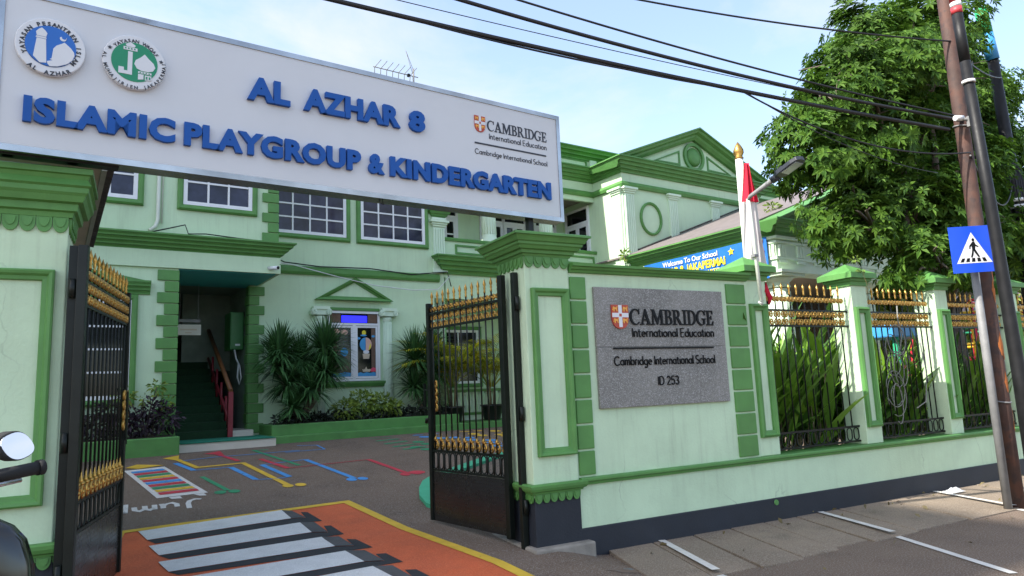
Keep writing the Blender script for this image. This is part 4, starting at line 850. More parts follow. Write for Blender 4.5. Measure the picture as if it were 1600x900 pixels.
def fence_panel(x0, x1, lab):
    t = thing('iron_fence_panel', lab, 'fence', (x0, YW_+.1, .75), FW, 'iron panels of the street fence'); ORG[t] = Vector((0, 0, 0)); t.location = (x0, YW_+.1, 0)
    iron_run(t, x1-x0, .775, .955, 2.22, 2.41, 2.60, 11); return t
fence_panel(6.49, 8.05, 'iron fence panel with gold scrolls beside the sign wall'); p2 = fence_panel(8.36, 9.86, 'iron fence panel with a coil of old cable hung on it')
fence_panel(10.15, 11.7, 'iron fence panel in front of the coloured climbing frame'); fence_panel(12.0, 13.5, 'iron fence panel at the right edge behind the dark poles')
q = MB()
random.seed(11)
for k in range(9):
    cx, cz, rx, rz, ph = 8.95+random.uniform(-.14, .12), 1.6+.42*math.cos(k*1.3)+random.uniform(-.1, .1), random.uniform(.08, .2), random.uniform(.12, .3), random.uniform(0, 6)
    q.tube([(cx+rx*math.cos(a*.35+ph), 5.78+.008*k-.035, cz+rz*math.sin(a*.35+ph)) for a in range(0, 17)], .006, 5)
q.tube([(9.05, 5.76, 2.5), (9.0, 5.74, 2.3), (9.08, 5.76, 2.1), (8.98, 5.75, 1.9)], .009, 5); q.tube([(9.45, 5.75, 2.0), (9.5, 5.74, 1.6), (9.42, 5.75, 1.2), (9.2, 5.75, 1.12)], .0085, 5)
solo(q, 'cable_coil', 'oldcable', 'tangled coil of pale cable hanging on the second iron fence panel', 'cable', (9, 5.75, 1.1))
# ------------------------------------------------------------------ gate pillars
def scallop(q, path, z0, z1, wd, m=None):
    """row of hanging tongues along straight runs of a plan path"""
    for a, b in zip(path, path[1:]):
        A, Bv = Vector(a), Vector(b); L_ = (Bv-A).length; n = max(2, round(L_/wd)); d = (Bv-A)/L_; nn = Vector((d.y, -d.x)); s = L_/n
        mm = lambda p, z, c: (A.x+d.x*p+nn.x*c, A.y+d.y*p+nn.y*c, z)
        for i in range(n):
            x0 = i*s; pts = [(x0+.002, z1)]+[(x0+s/2+(s/2-.002)*math.cos(R(180+180*j/8)), z0+.05+(z1-z0)*.15+((z1-z0)*.15+.045)*math.sin(R(180+180*j/8))) for j in range(9)]+[(x0+s-.002, z1)]
            q.prism(pts, 0, .016, mm)
            q.prism([(x0+s/2+s*.33*math.cos(R(180+180*j/8)), z1-.01-(z1-z0)*.55*math.sin(R(180*j/8))) for j in range(9)], .0165, .024, mm)
def gate_pillar(x0, x1, y0, y1, zc, zt, lab, cut, base, plx=True, pan=None):
    t = thing('gate_pillar', lab, 'pillar', ((x0+x1)/2, (y0+y1)/2, base), FW)
    MB().box(x0, x1, y0, y1, .60, zc+.06).build('shaft', 'mintw', t, bevel=.008)
    MB().box(x0+.006, x1+.012, y0+.004, y1, -.1, .598).build('dark_base', 'navy', t, bevel=.006)
    ring = [(x0, y1), (x0, y0), (x1, y0), (x1, y1)]
    h = zt-zc; o = cut
    pr = [(0, zc), (.02, zc), (.028, zc+h*.1), (.05, zc+h*.13), (.055, zc+h*.27), (.085, zc+h*.30), (.10, zc+h*.42), (.115, zc+h*.48), (.118, zc+h*.58), (.135, zc+h*.62), (o-.03, zc+h*.76), (o-.018, zc+h*.84), (o, zc+h*.86), (o, zt-.01), (o-.015, zt), (-.1, zt), (-.1, zc)]
    c = MB().sweep(ring, pr, True); c.box(x0-.03, x1+.03, y0-.0+.02, y1+.03, zt-.05, zt+.035); cp = c.build('capital', 'green', t)
    q = MB(); scallop(q, ring, zc-.115, zc, .095); q.build('scalloped_trim', 'green', cp)
    l = MB().sweep(ring, [(0, .635), (.025, .635), (.03, .65), (.05, .66), (.062, .685), (.065, .71), (.05, .722), (-.05, .722), (-.05, .635)], True).build('ledge_moulding', 'green', t)
    q = MB(); scallop(q, ring, .545, .635, .085); q.build('scalloped_trim', 'green', l)
    a, b = pan or (x0+.055, x1-.02)
    f = MB().sweep([(a, .965), (a, 2.55), (b, 2.55), (b, .965)], [(0, 0), (0, .042), (.012, .05), (.03, .045), (.045, .028), (.07, .024), (.075, .012), (.075, 0)], True, ELEV(y0)); f.build('panel_frame', 'green', t)
    if plx:
        p = MB().prism([(x0-.05, y0-.08), (x1+.1, y0-.09), (x1+.09, y1), (x0-.055, y1+.45)], -.2, .165); p.build('concrete_footing', 'concrete', t, bevel=.02)
    return t
GP = gate_pillar(3.22, 3.715, 5.69, 6.22, 2.86, 3.07, 'free-standing gate pillar beside the sign wall, tall green capital and dark base', .18, .1)
GPL = gate_pillar(-1.35, -.475, 5.69, 6.1, 2.93, 3.27, 'gate pillar at the left edge behind the parked scooter', .14, .1, plx=False, pan=(-1.28, -.54))
def hinge_post(t, x, y, lugs):
    MB().box(x-.028, x+.028, y-.028, y+.028, .12, 2.72).build('hinge_post', 'iron', t, bevel=.003)
    for z in (.45, 1.3, 2.35): MB().tube([(x+.0, y-.05, z), (x+.0, y-.05, z+.13)], .022, 10).build('hinge', 'iron', t)
hinge_post(GP, 3.185, 5.84, 1); hinge_post(GPL, -.43, 5.64, -1)
# ------------------------------------------------------------------ the two open gate leaves
def gate_leaf(hx, hy, fx, fy, lab, zb, flip=1, n=12):
    t = thing('gate_leaf', lab, 'gate', (0, 0, 0), FW, 'leaves of the iron school gate'); t.location = (hx, hy, 0); t.rotation_euler = (0, 0, math.atan2(fy-hy, fx-hx)); ORG[t] = Vector()
    Ln = math.hypot(fx-hx, fy-hy)
    MB().box(-.032, .032, -.03, .03, zb-.02, 2.72).build('stile', 'iron', t, bevel=.004); MB().box(Ln-.025, Ln+.025, -.025, .025, zb, 2.60).build('stile', 'iron', t, bevel=.004)
    MB().box(.033, Ln-.026, -.008, .008, zb, .745).build('sheet_panel', 'ironplate', t)
    g_ = iron_run(t, Ln-.02, .762, .965, 2.31, 2.475, 2.58, n, True)
    o0 = None
    def rep(mb, name, m, locs):
        o0 = None
        for lc in locs:
            if o0 is None: o = o0 = mb.build(name, m, t)
            else: o = o0.copy(); COL.objects.link(o); o.parent = t
            o.location = lc
    fl = MB(); fl.lathe([(.006, .09), (.012, .1), (.02, .115), (.013, .13), (.009, .15), (.001, .22)], (0, 0, 0), 8); fl.tube([(.034*math.cos(R(a)), -.012, .048+.042*math.sin(R(a))) for a in range(-80, 261, 34)], .012, 6); fl.ball((0, -.014, .045), .016, 8, 5); fl.ball((0, -.01, .1), (.03, .02, .016), 8, 5)
    rep(fl, 'gold_finial', 'gold', [(x+(Ln-.02)/n*.5*0, -.004, .975) for x in g_])
    lk = MB()
    for sx in (-.05, .06):
        for k in range(4): lk.tube([(Ln-.03+sx*(1 if sx < 0 else 1)+.022*math.cos(R(a)), -.02, 1.43+k*.085+.04*math.sin(R(a))) for a in range(0, 361, 40)], .011, 5)
    lk.build('lock_scroll', 'gold', t)
    lb = MB(); lb.box(Ln+.025, Ln+.12, -.012, .012, 1.42, 1.44); lb.box(Ln+.025, Ln+.12, -.012, .012, 1.62, 1.64); lb.box(Ln+.11, Ln+.125, -.015, .015, 1.38, 1.7); lb.tube([(Ln+.05, 0, 1.3), (Ln+.09, 0, 1.3), (Ln+.1, 0, 1.26)], .02, 8); lb.box(Ln-.035, Ln+.02, -.035, -.025, 1.3, 1.72)
    lb.build('latch', 'iron', t)
    return t
gate_leaf(3.135, 6.02, 2.88, 7.34, 'open gate leaf hinged on the pillar beside the sign wall', .225)
gate_leaf(-.37, 5.60, -.115, 7.06, 'open gate leaf seen edge-on hinged on the left pillar', .2)
# ------------------------------------------------------------------ overhead sign
SG = thing('gate_sign', 'long white sign over the gate with raised blue lettering and round emblems', 'sign', (-3.05, 0.08, 3.33), FS)
S0, S1, Z0, Z1 = -5.42, -.68, 3.335, 4.42
MB().box(S0, S1, 0, .15, Z0, Z1).build('sign_panel', 'panel', SG)
fr_ = [(S0, Z0), (S0, Z1), (S1, Z1), (S1, Z0)]
MB().sweep(fr_, [(-.035, -.155), (-.035, .008), (0.008, .008), (.008, .001), (-.001, .001), (-.001, -.155)], True, lambda a, b, c: (a, -c, b)).build('edge_trim', 'chrome', SG)
smap = lambda a, b, c: (a, -c, b)
for body, x0, x1, z, h in (('ISLAMIC', -5.28, -4.35, 3.51, .18), ('PLAYGROUP', -4.29, -2.89, 3.51, .18), ('&', -2.82, -2.67, 3.51, .18), ('KINDERGARTEN', -2.615, -.82, 3.51, .18), ('AL', -3.84, -3.5, 3.97, .195), ('AZHAR', -3.39, -2.51, 3.97, .195), ('8', -2.42, -2.26, 3.97, .195)):
    q = MB(); put_text(q, body, x0, x1, z, h, .035, lambda a, b, c: (a, -c-.002, b), bold=.052, spacing=1.07)
    for isl in islands(q): isl.build('raised_letter', 'bluelet', SG)
def shield(cx, ct, wd, ht, d0, mm, parent):
    hw = wd/2
    out = [(cx-hw, ct), (cx+hw, ct)]+[(cx+hw*math.cos(R(a))**.8, ct-ht*.52-ht*.48*math.sin(R(a))) for a in range(0, 90, 12)]+[(cx, ct-ht)]+[(cx-hw*math.cos(R(a))**.8, ct-ht*.52-ht*.48*math.sin(R(a))) for a in range(84, -1, -12)]
    o = MB().prism(out, 0, d0, mm).build('shield', 'shred', parent); k = MB()
    k.box(cx-wd*.1, cx+wd*.1, ct-ht*.93, ct-.012*wd, d0, d0+.003, mm); k.box(cx-hw*.97, cx-wd*.1, ct-ht*.52, ct-ht*.34, d0, d0+.003, mm); k.box(cx+wd*.1, cx+hw*.97, ct-ht*.52, ct-ht*.34, d0, d0+.003, mm); k.build('white_cross', 'whitelogo', o)
    k = MB().box(cx-wd*.07, cx+wd*.07, ct-ht*.49, ct-ht*.37, d0+.003, d0+.005, mm); k.build('cross_boss', 'shred', o)
    k = MB()
    for sx, sz in ((-.3, -.17), (.3, -.17), (-.27, -.66), (.27, -.66)):
        bx, bz = cx+sx*wd, ct+sz*ht
        def P(pts): k.prism([(bx+a*wd*.16, bz+b*ht*.13) for a, b in pts], d0, d0+.004, mm)
        P([(-.9, .1), (-.6, .75), (-.1, .5), (.5, .4), (.8, .9), (.95, .8), (.75, .1), (.9, -.8), (.55, -.8), (.35, -.15), (-.2, -.1), (-.25, -.85), (-.6, -.85), (-.6, -.1)])
        P([(-1.05, -.1), (-.98, -.5), (-.72, -.5), (-.74, -.1)])
    k.build('gold_lion', 'shgold', o); return o
def logo_block(parent, x0, x1, m, mm, d, sh, cam_, ie, ln, cs, wt=.075):
    shield(*sh, mm, parent)
    serif_text(q := MB(), 'CAMBRIDGE', *cam_, d, mm); q.build('serif_lettering', m, parent)
    pen_text(q := MB(), 'International Education', *ie, d, mm, wt); q.build('small_lettering', m, parent)
    MB().box(ln[0], ln[1], ln[2]-ln[3], ln[2]+ln[3], 0, d, mm).build('dividing_line', m, parent)
    pen_text(q := MB(), 'Cambridge International School', *cs, d, mm, wt); q.build('small_lettering', m, parent)
sm1 = lambda a, b, c: (a, -c-.001, b)
logo_block(SG, 0, 0, 'blackv', sm1, .004, (-1.645, 4.265, .125, .165, .006), (-1.56, -.825, 4.135, .105), (-1.54, -.83, 4.05, .055), (-1.71, -.84, 3.985, .0075), (-1.71, -.83, 3.875, .05))
# round emblems
def roundel(cx, cz, r, ri, mcol):
    o = MB().lathe([(r-.004, 0), (r, .006), (r, .032), (r-.005, .038)], (0, 0, 0), 48, lambda x, y, z: (cx+x, -z-.001, cz+y)).build('round_emblem', 'whitelogo', SG)
    MB().lathe([(ri, .0385), (ri, .041)], (0, 0, 0), 40, lambda x, y, z: (cx+x, -z-.001, cz+y)).build('colour_disc', mcol, o); return o
em = lambda a, b, c: (a, -c-.0425, b)
def em_shapes(o, polys, m='whitelogo', d=.002, name='emblem_drawing'):
    k = MB()
    for p_ in polys: k.prism(p_, 0, d, em)
    return k.build(name, m, o)
cx, cz = -5.145, 4.065; r = .205
o = roundel(cx, cz, r, .148, 'logoblue')
q = MB(); rm = lambda a, b, c: (a, -c-.0395, b)
arc_text(q, 'YAYASAN PESANTREN ISLAM', cx, cz, .1635, 205, -35, .029, .003, rm, bold=.03); q.build('ring_lettering', 'blackv', o); q = MB(); arc_text(q, 'AL AZHAR', cx, cz, .1925, 235, 305, .03, .003, rm, True, bold=.03); q.build('ring_lettering', 'blackv', o)
X = lambda pts: [(cx+a*.148, cz+b*.148) for a, b in pts]
em_shapes(o, [X([(-.66, -.6), (-.56, .3), (-.2, .3), (-.14, -.84), (-.4, -.88)]), X([(-.6, .32), (-.58, .4), (-.2, .4), (-.18, .32)]), X([(-.56, .42), (-.6, .6), (-.5, .74), (-.38, .84), (-.26, .74), (-.16, .6), (-.2, .42)]), X([(-.1, -.86), (-.12, -.75), (.1, -.66), (-.02, -.62), (.05, -.58), (.08, -.3), (.1, -.08), (.22, .1), (.4, .22), (.52, .32), (.64, .22), (.8, .08), (.92, -.1), (.94, -.25), (.86, -.5), (.7, -.7), (.3, -.92), (0, -.98)]), X(ell(.46, .5, .13, .13, 160, 380, 12)+ell(.5, .56, .1, .1, 370, 170, 10))])
em_shapes(o, [X(ell(0, 0, .985, .985, 215, 325, 16)+ell(0, 0, .975, .975, 325, 215, 16))], 'blackv')
cx2, cz2 = -4.635, 4.075; o = roundel(cx2, cz2, .205, .15, 'logogreen')
q = MB(); arc_text(q, 'YAYASAN WAQAF', cx2, cz2, .165, 140, 32, .026, .003, rm, bold=.015); q.build('ring_lettering', 'blackv', o); q = MB(); arc_text(q, 'AL MUHAJIRIEN JAKAPERMAI', cx2, cz2, .192, 172, 368, .026, .003, rm, True, bold=.012)
q.build('ring_lettering', 'blackv', o)
for a in (154, 14): MB().prism([(cx2+.178*math.cos(R(a))+u_, cz2+.178*math.sin(R(a))+v_) for u_, v_ in star(0, 0, .016)], 0, .003, rm).build('ring_star', 'blackv', o)
Y = lambda pts: [(cx2+a*.15, cz2+b*.15) for a, b in pts]
em_shapes(o, [Y([(-.3, .5), (-.3, -.5), (-.45, -.5), (-.45, -.35), (-.68, -.35), (-.68, -.68), (-.1, -.68), (-.1, .5)]), Y([(-.5, .56), (-.5, .72), (.1, .72), (.1, .56)]), Y([(-.36, .74), (-.42, .84), (-.2, .99), (.02, .84), (-.04, .74)]), Y([(.1, -.3), (-.02, -.08), (.04, .12), (.25, .3), (.42, .5), (.6, .3), (.82, .1), (.9, -.1), (.8, -.3), (.6, -.38), (.3, -.38)]), Y([(.16, -.42), (.16, -.52), (.74, -.52), (.74, -.42)]), Y([(.16, -.56), (.16, -.86), (.4, -.8), (.4, -.56)]), Y([(.46, -.58), (.46, -.84), (.74, -.8), (.74, -.58)])])
em_shapes(o, [Y([(-.44+.13*i, .61), (-.44+.13*i, .68), (-.38+.13*i, .68), (-.38+.13*i, .61)]) for i in range(4)]+[Y([(.22+.13*i, -.5), (.22+.13*i, -.45), (.28+.13*i, -.45), (.28+.13*i, -.5)]) for i in range(4)]+[Y([(.5, -.78), (.5, -.64), (.57, -.64), (.57, -.78)]), Y([(.63, -.77), (.63, -.64), (.7, -.64), (.7, -.77)])], 'logogreen', .0035)
MB().box(-1.06, -1.0, .06, .12, 3.09, 3.30).build('support_post', 'iron', SG); k = MB()
for s_ in (-4.98, -5.35): k.box(s_-.03, s_+.03, .06, .12, 3.29, 3.33)
k.box(-5.4, -4.7, .05, .14, 3.29, 3.31); k.build('support_bracket', 'iron', SG)
k = MB().tube([(-2.7, .03, 3.3), (-2.69, .03, 3.27), (-2.66, .03, 3.255), (-2.67, .03, 3.3)], .005, 5); k.build('loose_wire', 'cable', SG)
# ------------------------------------------------------------------ granite plaque
PQ = thing('granite_plaque', 'grey granite plaque with black lettering and a red shield on the sign wall', 'plaque', (4.87, YW_, 1.37), FW)
MB().box(4.005, 5.745, YW_-.035, YW_-.001, 1.37, 1.975).build('granite_slab', 'granite', PQ, bevel=.003); MB().box(4.005, 5.745, YW_-.034, YW_-.001, 1.978, 2.585).build('granite_slab', 'granite', PQ, bevel=.003)
pm_ = lambda a, b, c: (a, YW_-.0355-c, b)
logo_block(PQ, 0, 0, 'blacklet', pm_, .012, (4.305, 2.405, .21, .245, .014), (4.43, 5.58, 2.205, .16), (4.45, 5.575, 2.078, .09), (4.2, 5.55, 1.962, .0085), (4.2, 5.56, 1.79, .088), .08)
pen_text(q := MB(), 'ID 253', 4.745, 5.025, 1.58, .085, .012, pm_, .085); q.build('small_lettering', 'blacklet', PQ)
# ------------------------------------------------------------------ plants
def rnd(a, b): return random.uniform(a, b)
def strap_head(mb, c, n, ln, wd, up=.2):
    for i in range(n):
        az = rnd(0, 6.283); el = R(rnd(-25, 85)) if i > n*.25 else R(rnd(40, 88)); l = ln*rnd(.75, 1.1)
        d = Vector((math.cos(az)*math.cos(el), math.sin(az)*math.cos(el), math.sin(el))); sd = Vector((-math.sin(az), math.cos(az), 0)); p = Vector(c); pts = [p.copy()]
        sag = rnd(.12, .34)
        for k in range(5):
            p = p+d*l/5; d = (d+Vector((0, 0, -sag*(1-.5*abs(d.z))))).normalized(); pts.append(p.copy())
        mb.ribbon(pts, [wd*.55, wd, wd, wd*.85, wd*.5, wd*.04], sd, .35)
def dracaena(base, heads, lab, fr=FB):
    t = thing('dracaena', lab, 'plant', base, fr, 'spiky dracaenas in the front planter'); b = Vector(base)
    tr = MB()
    for i, (h, n, l) in enumerate(heads):
        h = Vector(h); m_ = b.lerp(h, .5)+Vector((rnd(-.05, .05), 0, -.1)); tr.tube([b+Vector((rnd(-.06, .06), 0, -.05)), m_, h], [.06, .045, .035], 8)
    tr.build('trunk', 'bark', t)
    for h, n, l in heads:
        f = MB(); f.open = True; strap_head(f, h, n, l, .021); f.build('leaf_crown', 'drac', t)
random.seed(21)
dracaena((4.36, 14.85, 1.06), [((3.95, 14.75, 2.5), 270, .74), ((4.9, 14.7, 2.55), 300, .8), ((4.1, 14.7, 1.85), 230, .68), ((4.85, 14.62, 2.1), 240, .7), ((4.2, 14.6, 1.4), 170, .55), ((4.4, 14.85, 2.35), 200, .7), ((4.55, 14.62, 1.75), 190, .65), ((3.9, 14.7, 2.25), 170, .7), ((4.95, 14.65, 2.0), 120, .6)], 'big many-headed spiky dracaena beside the entrance quoins')
dracaena((7.35, 14.8, 1.06), [((7.05, 14.75, 2.35), 230, .8), ((7.5, 14.75, 2.0), 200, .7), ((7.0, 14.75, 1.7), 170, .62), ((7.5, 14.85, 2.6), 150, .65), ((7.3, 14.7, 1.5), 150, .55)], 'smaller spiky dracaena partly behind the right gate leaf')
def leaf_blob(mb, c, r, n, s, w=.42, hang=.2):
    for i in range(n):
        while True:
            q = Vector((rnd(-1, 1), rnd(-1, 1), rnd(-1, 1)))
            if .25 < q.length < 1: break
        q = q*(.6+.4*random.random())/max(.6, q.length)**.3; p = Vector((c[0]+q.x*r[0], c[1]+q.y*r[1], c[2]+q.z*r[2]))
        d = (q.normalized()+Vector((rnd(-.7, .7), rnd(-.7, .7), rnd(-.5, .6)-hang))).normalized(); sd = d.cross(Vector((rnd(-1, 1), rnd(-1, 1), rnd(.2, 1)))).normalized(); l = s*rnd(.7, 1.25)
        mb.ribbon([p, p+d*l*.5, p+d*l+Vector((0, 0, -l*.12))], [l*w*.12, l*w*.5, l*.02], sd, .25)
def bush(name, base, blobs, m, lab, cat='bush', s=.1, fr=FB, group=None, stems=True):
    t = thing(name, lab, cat, base, fr, group); f = MB(); f.open = True
    for c, r, n in blobs: leaf_blob(f, c, r, n, s)
    f.build('foliage', m, t)
    if stems:
        k = MB()
        for c, r, n in blobs: k.tube([base, Vector(base).lerp(Vector(c), .5)+Vector((rnd(-.05, .05), 0, 0)), c], [.02, .014, .008], 5)
        k.build('stem', 'bark', t)
    return t
bush('variegated_bush', (5.8, 14.75, 1.06), [((5.35, 14.7, 1.3), (.32, .25, .25), 300), ((5.75, 14.7, 1.42), (.35, .28, .32), 380), ((6.15, 14.7, 1.4), (.35, .25, .26), 320), ((6.4, 14.72, 1.3), (.28, .22, .22), 200)], 'bush', 'round yellow-green variegated bush under the classroom window', s=.11)
q = MB(); q.open = True
for i in range(34): leaf_blob(q, (3.95+i*.115, 14.62+rnd(-.06, .2), 1.13+rnd(0, .05)), (.16, .14, .12), 46, .11, .5)
tag(q.build('ground_cover', 'gcover', None), 'dark low ground cover filling the front planter', 'plants', kind='stuff'); 
go = bpy.data.objects['ground_cover']; go.rotation_euler = (0, 0, EA)
for i, (u_, lab) in enumerate(((-.75, 'dark purple shrub furthest left behind the left gate leaf'), (.1, 'dark purple shrub behind the middle bars of the left gate leaf'), (.85, 'dark purple shrub right of the left gate latch'), (1.5, 'dark purple shrub at the entrance end of the left planter'))):
    bush('purple_shrub', (u_, 13.66, 1.02), [((u_-.2, 13.64, 1.25), (.28, .2, .22), 190), ((u_+.2, 13.64, 1.32), (.28, .2, .26), 230), ((u_, 13.62, 1.5), (.25, .18, .2), 130)], 'purple', lab, 'shrub', .1, group='purple shrubs in the left planter')
bush('leggy_plant', (1.4, 13.7, 1.03), [((1.1, 13.66, 1.75), (.16, .1, .12), 36), ((1.55, 13.66, 1.9), (.15, .1, .14), 46), ((1.35, 13.66, 1.7), (.12, .1, .1), 26), ((.9, 13.66, 1.65), (.14, .1, .12), 30), ((1.72, 13.66, 1.62), (.1, .1, .14), 30)], 'bush', 'leggy light-green plant rising above the purple shrubs', 'plant', .09)
for i, (u_, z_, lab) in enumerate(((-.52, 1.62, 'red flower left of the gate stile'), (.25, 1.52, 'red flower seen between the bars of the left gate leaf'))):
    t = thing('red_flower', lab, 'flower', (u_, 13.6, 1.03), FB); f = MB(); f.open = True; leaf_blob(f, (u_, 13.6, z_), (.05, .05, .04), 40, .06, .6); f.build('petals', 'flower', t); MB().tube([(u_, 13.62, 1.05), (u_, 13.6, z_)], .007, 5).build('stem', 'helstem', t)
# potted palms
def palm(base, lab, n, h):
    t = thing('potted_palm', lab, 'palm', base, FB, 'potted palms under the balcony'); b = Vector(base)
    MB().lathe([(.19, 0), (.21, .03), (.26, .33), (.285, .33), (.29, .37), (.26, .37), (.25, .33), (.05, .32)], base, 20).build('pot', 'pot', t)
    st_ = MB(); 
    for i in range(5): a = i*1.26; st_.tube([b+Vector((.06*math.cos(a), .06*math.sin(a), .3)), b+Vector((.12*math.cos(a), .12*math.sin(a), .3+h*.45))], [.025, .018], 6)
    st_.build('stem', 'helstem', t); f = MB(); f.open = True
    for i in range(n):
        az = i*2.4+rnd(-.3, .3); el = R(rnd(50, 86)); l = h*rnd(.75, 1.05); p = b+Vector((.08*math.cos(az), .08*math.sin(az), .35+h*.3)); d = Vector((math.cos(az)*math.cos(el), math.sin(az)*math.cos(el), math.sin(el))); pts = [p.copy()]; ds = [d.copy()]
        for k in range(12): p = p+d*l/12; d = (d+Vector((math.cos(az)*.05, math.sin(az)*.05, -.11))).normalized(); pts.append(p.copy()); ds.append(d.copy())
        f.tube(pts, [.012-.0008*k for k in range(13)], 5); sd = Vector((-math.sin(az), math.cos(az), 0))
        for k in range(3, 13):
            for s_ in (-1, 1):
                for sub in (0, .5):
                    if k == 12 and sub: continue
                    pp = pts[k].lerp(pts[min(12, k+1)], sub); ll = l*.36*math.sin(math.pi*min(1, (k+sub-1.5)/12.5))+.06; dd = (ds[k]*.75+sd*s_*.8+Vector((0, 0, .12))).normalized(); up = dd.cross(ds[k]).normalized()
                    f.ribbon([pp, pp+dd*ll*.5, pp+dd*ll+Vector((0, 0, -ll*.22))], [.008, .016, .001], ds[k].cross(up).normalized() if False else dd.cross(Vector((0, 0, 1))).normalized(), .2)
    f.build('fronds', 'palm', t)
random.seed(5)
palm((8.02, 14.78, .875), 'yellow-green potted palm near the free edge of the right gate leaf', 26, 1.65); palm((9.12, 14.78, .875), 'yellow-green potted palm near the hinge of the right gate leaf', 24, 1.5)
# broad-leaved plants behind the iron fence
def broad_plant(x, y, lab, n, h):
    z0 = gz(x, y); t = thing('broad_leaved_plant', lab, 'plant', (x, y, z0), FW, 'broad-leaved plants behind the street fence'); f = MB(); f.open = True; st_ = MB()
    for i in range(n):
        bx, by = x+rnd(-.3, .3), y+rnd(-.16, .16); az = rnd(0, 6.283); hh = h*rnd(.55, 1.05); lean = rnd(.05, .3)
        top = Vector((bx+lean*math.cos(az)*.8, by+lean*math.sin(az)*.45, z0+hh*.62)); st_.tube([(bx, by, z0), (bx+lean*.2*math.cos(az), by, z0+hh*.3), top], [.013, .011, .006], 5)
        for j in range(3 if i % 2 else 2):
            zz = .45+.55*(j+rnd(0, .6))/3; p = Vector((bx, by, z0)).lerp(top, zz); a2 = az+j*2.6+rnd(-.6, .6); el = R(rnd(35, 80)); l = rnd(.42, .75)*h/2
            d = Vector((math.cos(a2)*math.cos(el), math.sin(a2)*math.cos(el)*.6, math.sin(el))).normalized(); pts = [p.copy()]
            for k in range(5): p = p+d*l/4.2; d = (d+Vector((0, 0, -rnd(.05, .2)))).normalized(); pts.append(p.copy())
            wd = rnd(.045, .085); f.ribbon(pts, [.006, wd*.7, wd, wd*.85, wd*.5, .003], Vector((-math.sin(a2), math.cos(a2), rnd(-.4, .4))).normalized(), .3)
    f.build('leaves', 'helic', t); st_.build('stems', 'helstem', t)
random.seed(31)
spots = [(6.75, 6.3, 'left clump of broad leaves behind the first iron panel'), (7.25, 6.35, 'middle clump of broad leaves behind the first iron panel'), (7.75, 6.3, 'right clump of broad leaves behind the first iron panel'), (7.5, 6.95, 'rear clump of broad leaves behind the first iron panel'),
         (8.65, 6.3, 'left clump of broad leaves behind the cable coil'), (9.15, 6.35, 'middle clump of broad leaves behind the cable coil'), (9.65, 6.3, 'right clump of broad leaves beside the shaded pillar'), (10.45, 6.3, 'left clump of broad leaves in front of the climbing frame'), (10.95, 6.35, 'middle clump of broad leaves in front of the climbing frame'), (11.5, 6.3, 'right clump of broad leaves in front of the climbing frame'), (12.4, 6.3, 'clump of broad leaves behind the dark poles'), (6.95, 6.9, 'rear clump of broad leaves by the corner pillar'), (8.7, 6.95, 'rear left clump of broad leaves behind the second iron panel'), (9.4, 6.95, 'rear right clump of broad leaves behind the second iron panel')]
for i, (x, y, lab) in enumerate(spots): broad_plant(x, y, lab, 38 if i < 4 or i == 11 else 26, 2.8 if i < 4 or i == 11 else 2.4)
# small plants growing on the buildings
bush('wall_seedling', (14.9, 10.4, 5.62), [((14.9, 10.4, 5.8), (.2, .2, .17), 90), ((15.0, 10.5, 5.65), (.14, .14, .12), 40)], 'bush', 'small bright weed growing on the portico roof edge', 'plant', .12)
bush('wall_seedling', (13.3, 14.1, 5.0), [((13.25, 14.05, 5.18), (.16, .14, .17), 46)], 'bush', 'pale weed at the foot of the wing pilaster', 'plant', .12)
MB_ = MB(); t = thing('wall_seedling', 'thin vine sprig on the cap of the sunlit fence pillar', 'plant', (8.2, 5.65, 2.9), FW); MB().tube([(8.22, 5.6, 2.5), (8.2, 5.58, 2.75), (8.12, 5.58, 2.93), (8.05, 5.6, 3.06)], .004, 4).build('stem', 'helstem', t); f = MB(); f.open = True; leaf_blob(f, (8.05, 5.6, 3.06), (.05, .04, .03), 16, .06, .6); leaf_blob(f, (8.12, 5.57, 2.92), (.03, .03, .03), 8, .06, .6); f.build('leaves', 'bush', t)
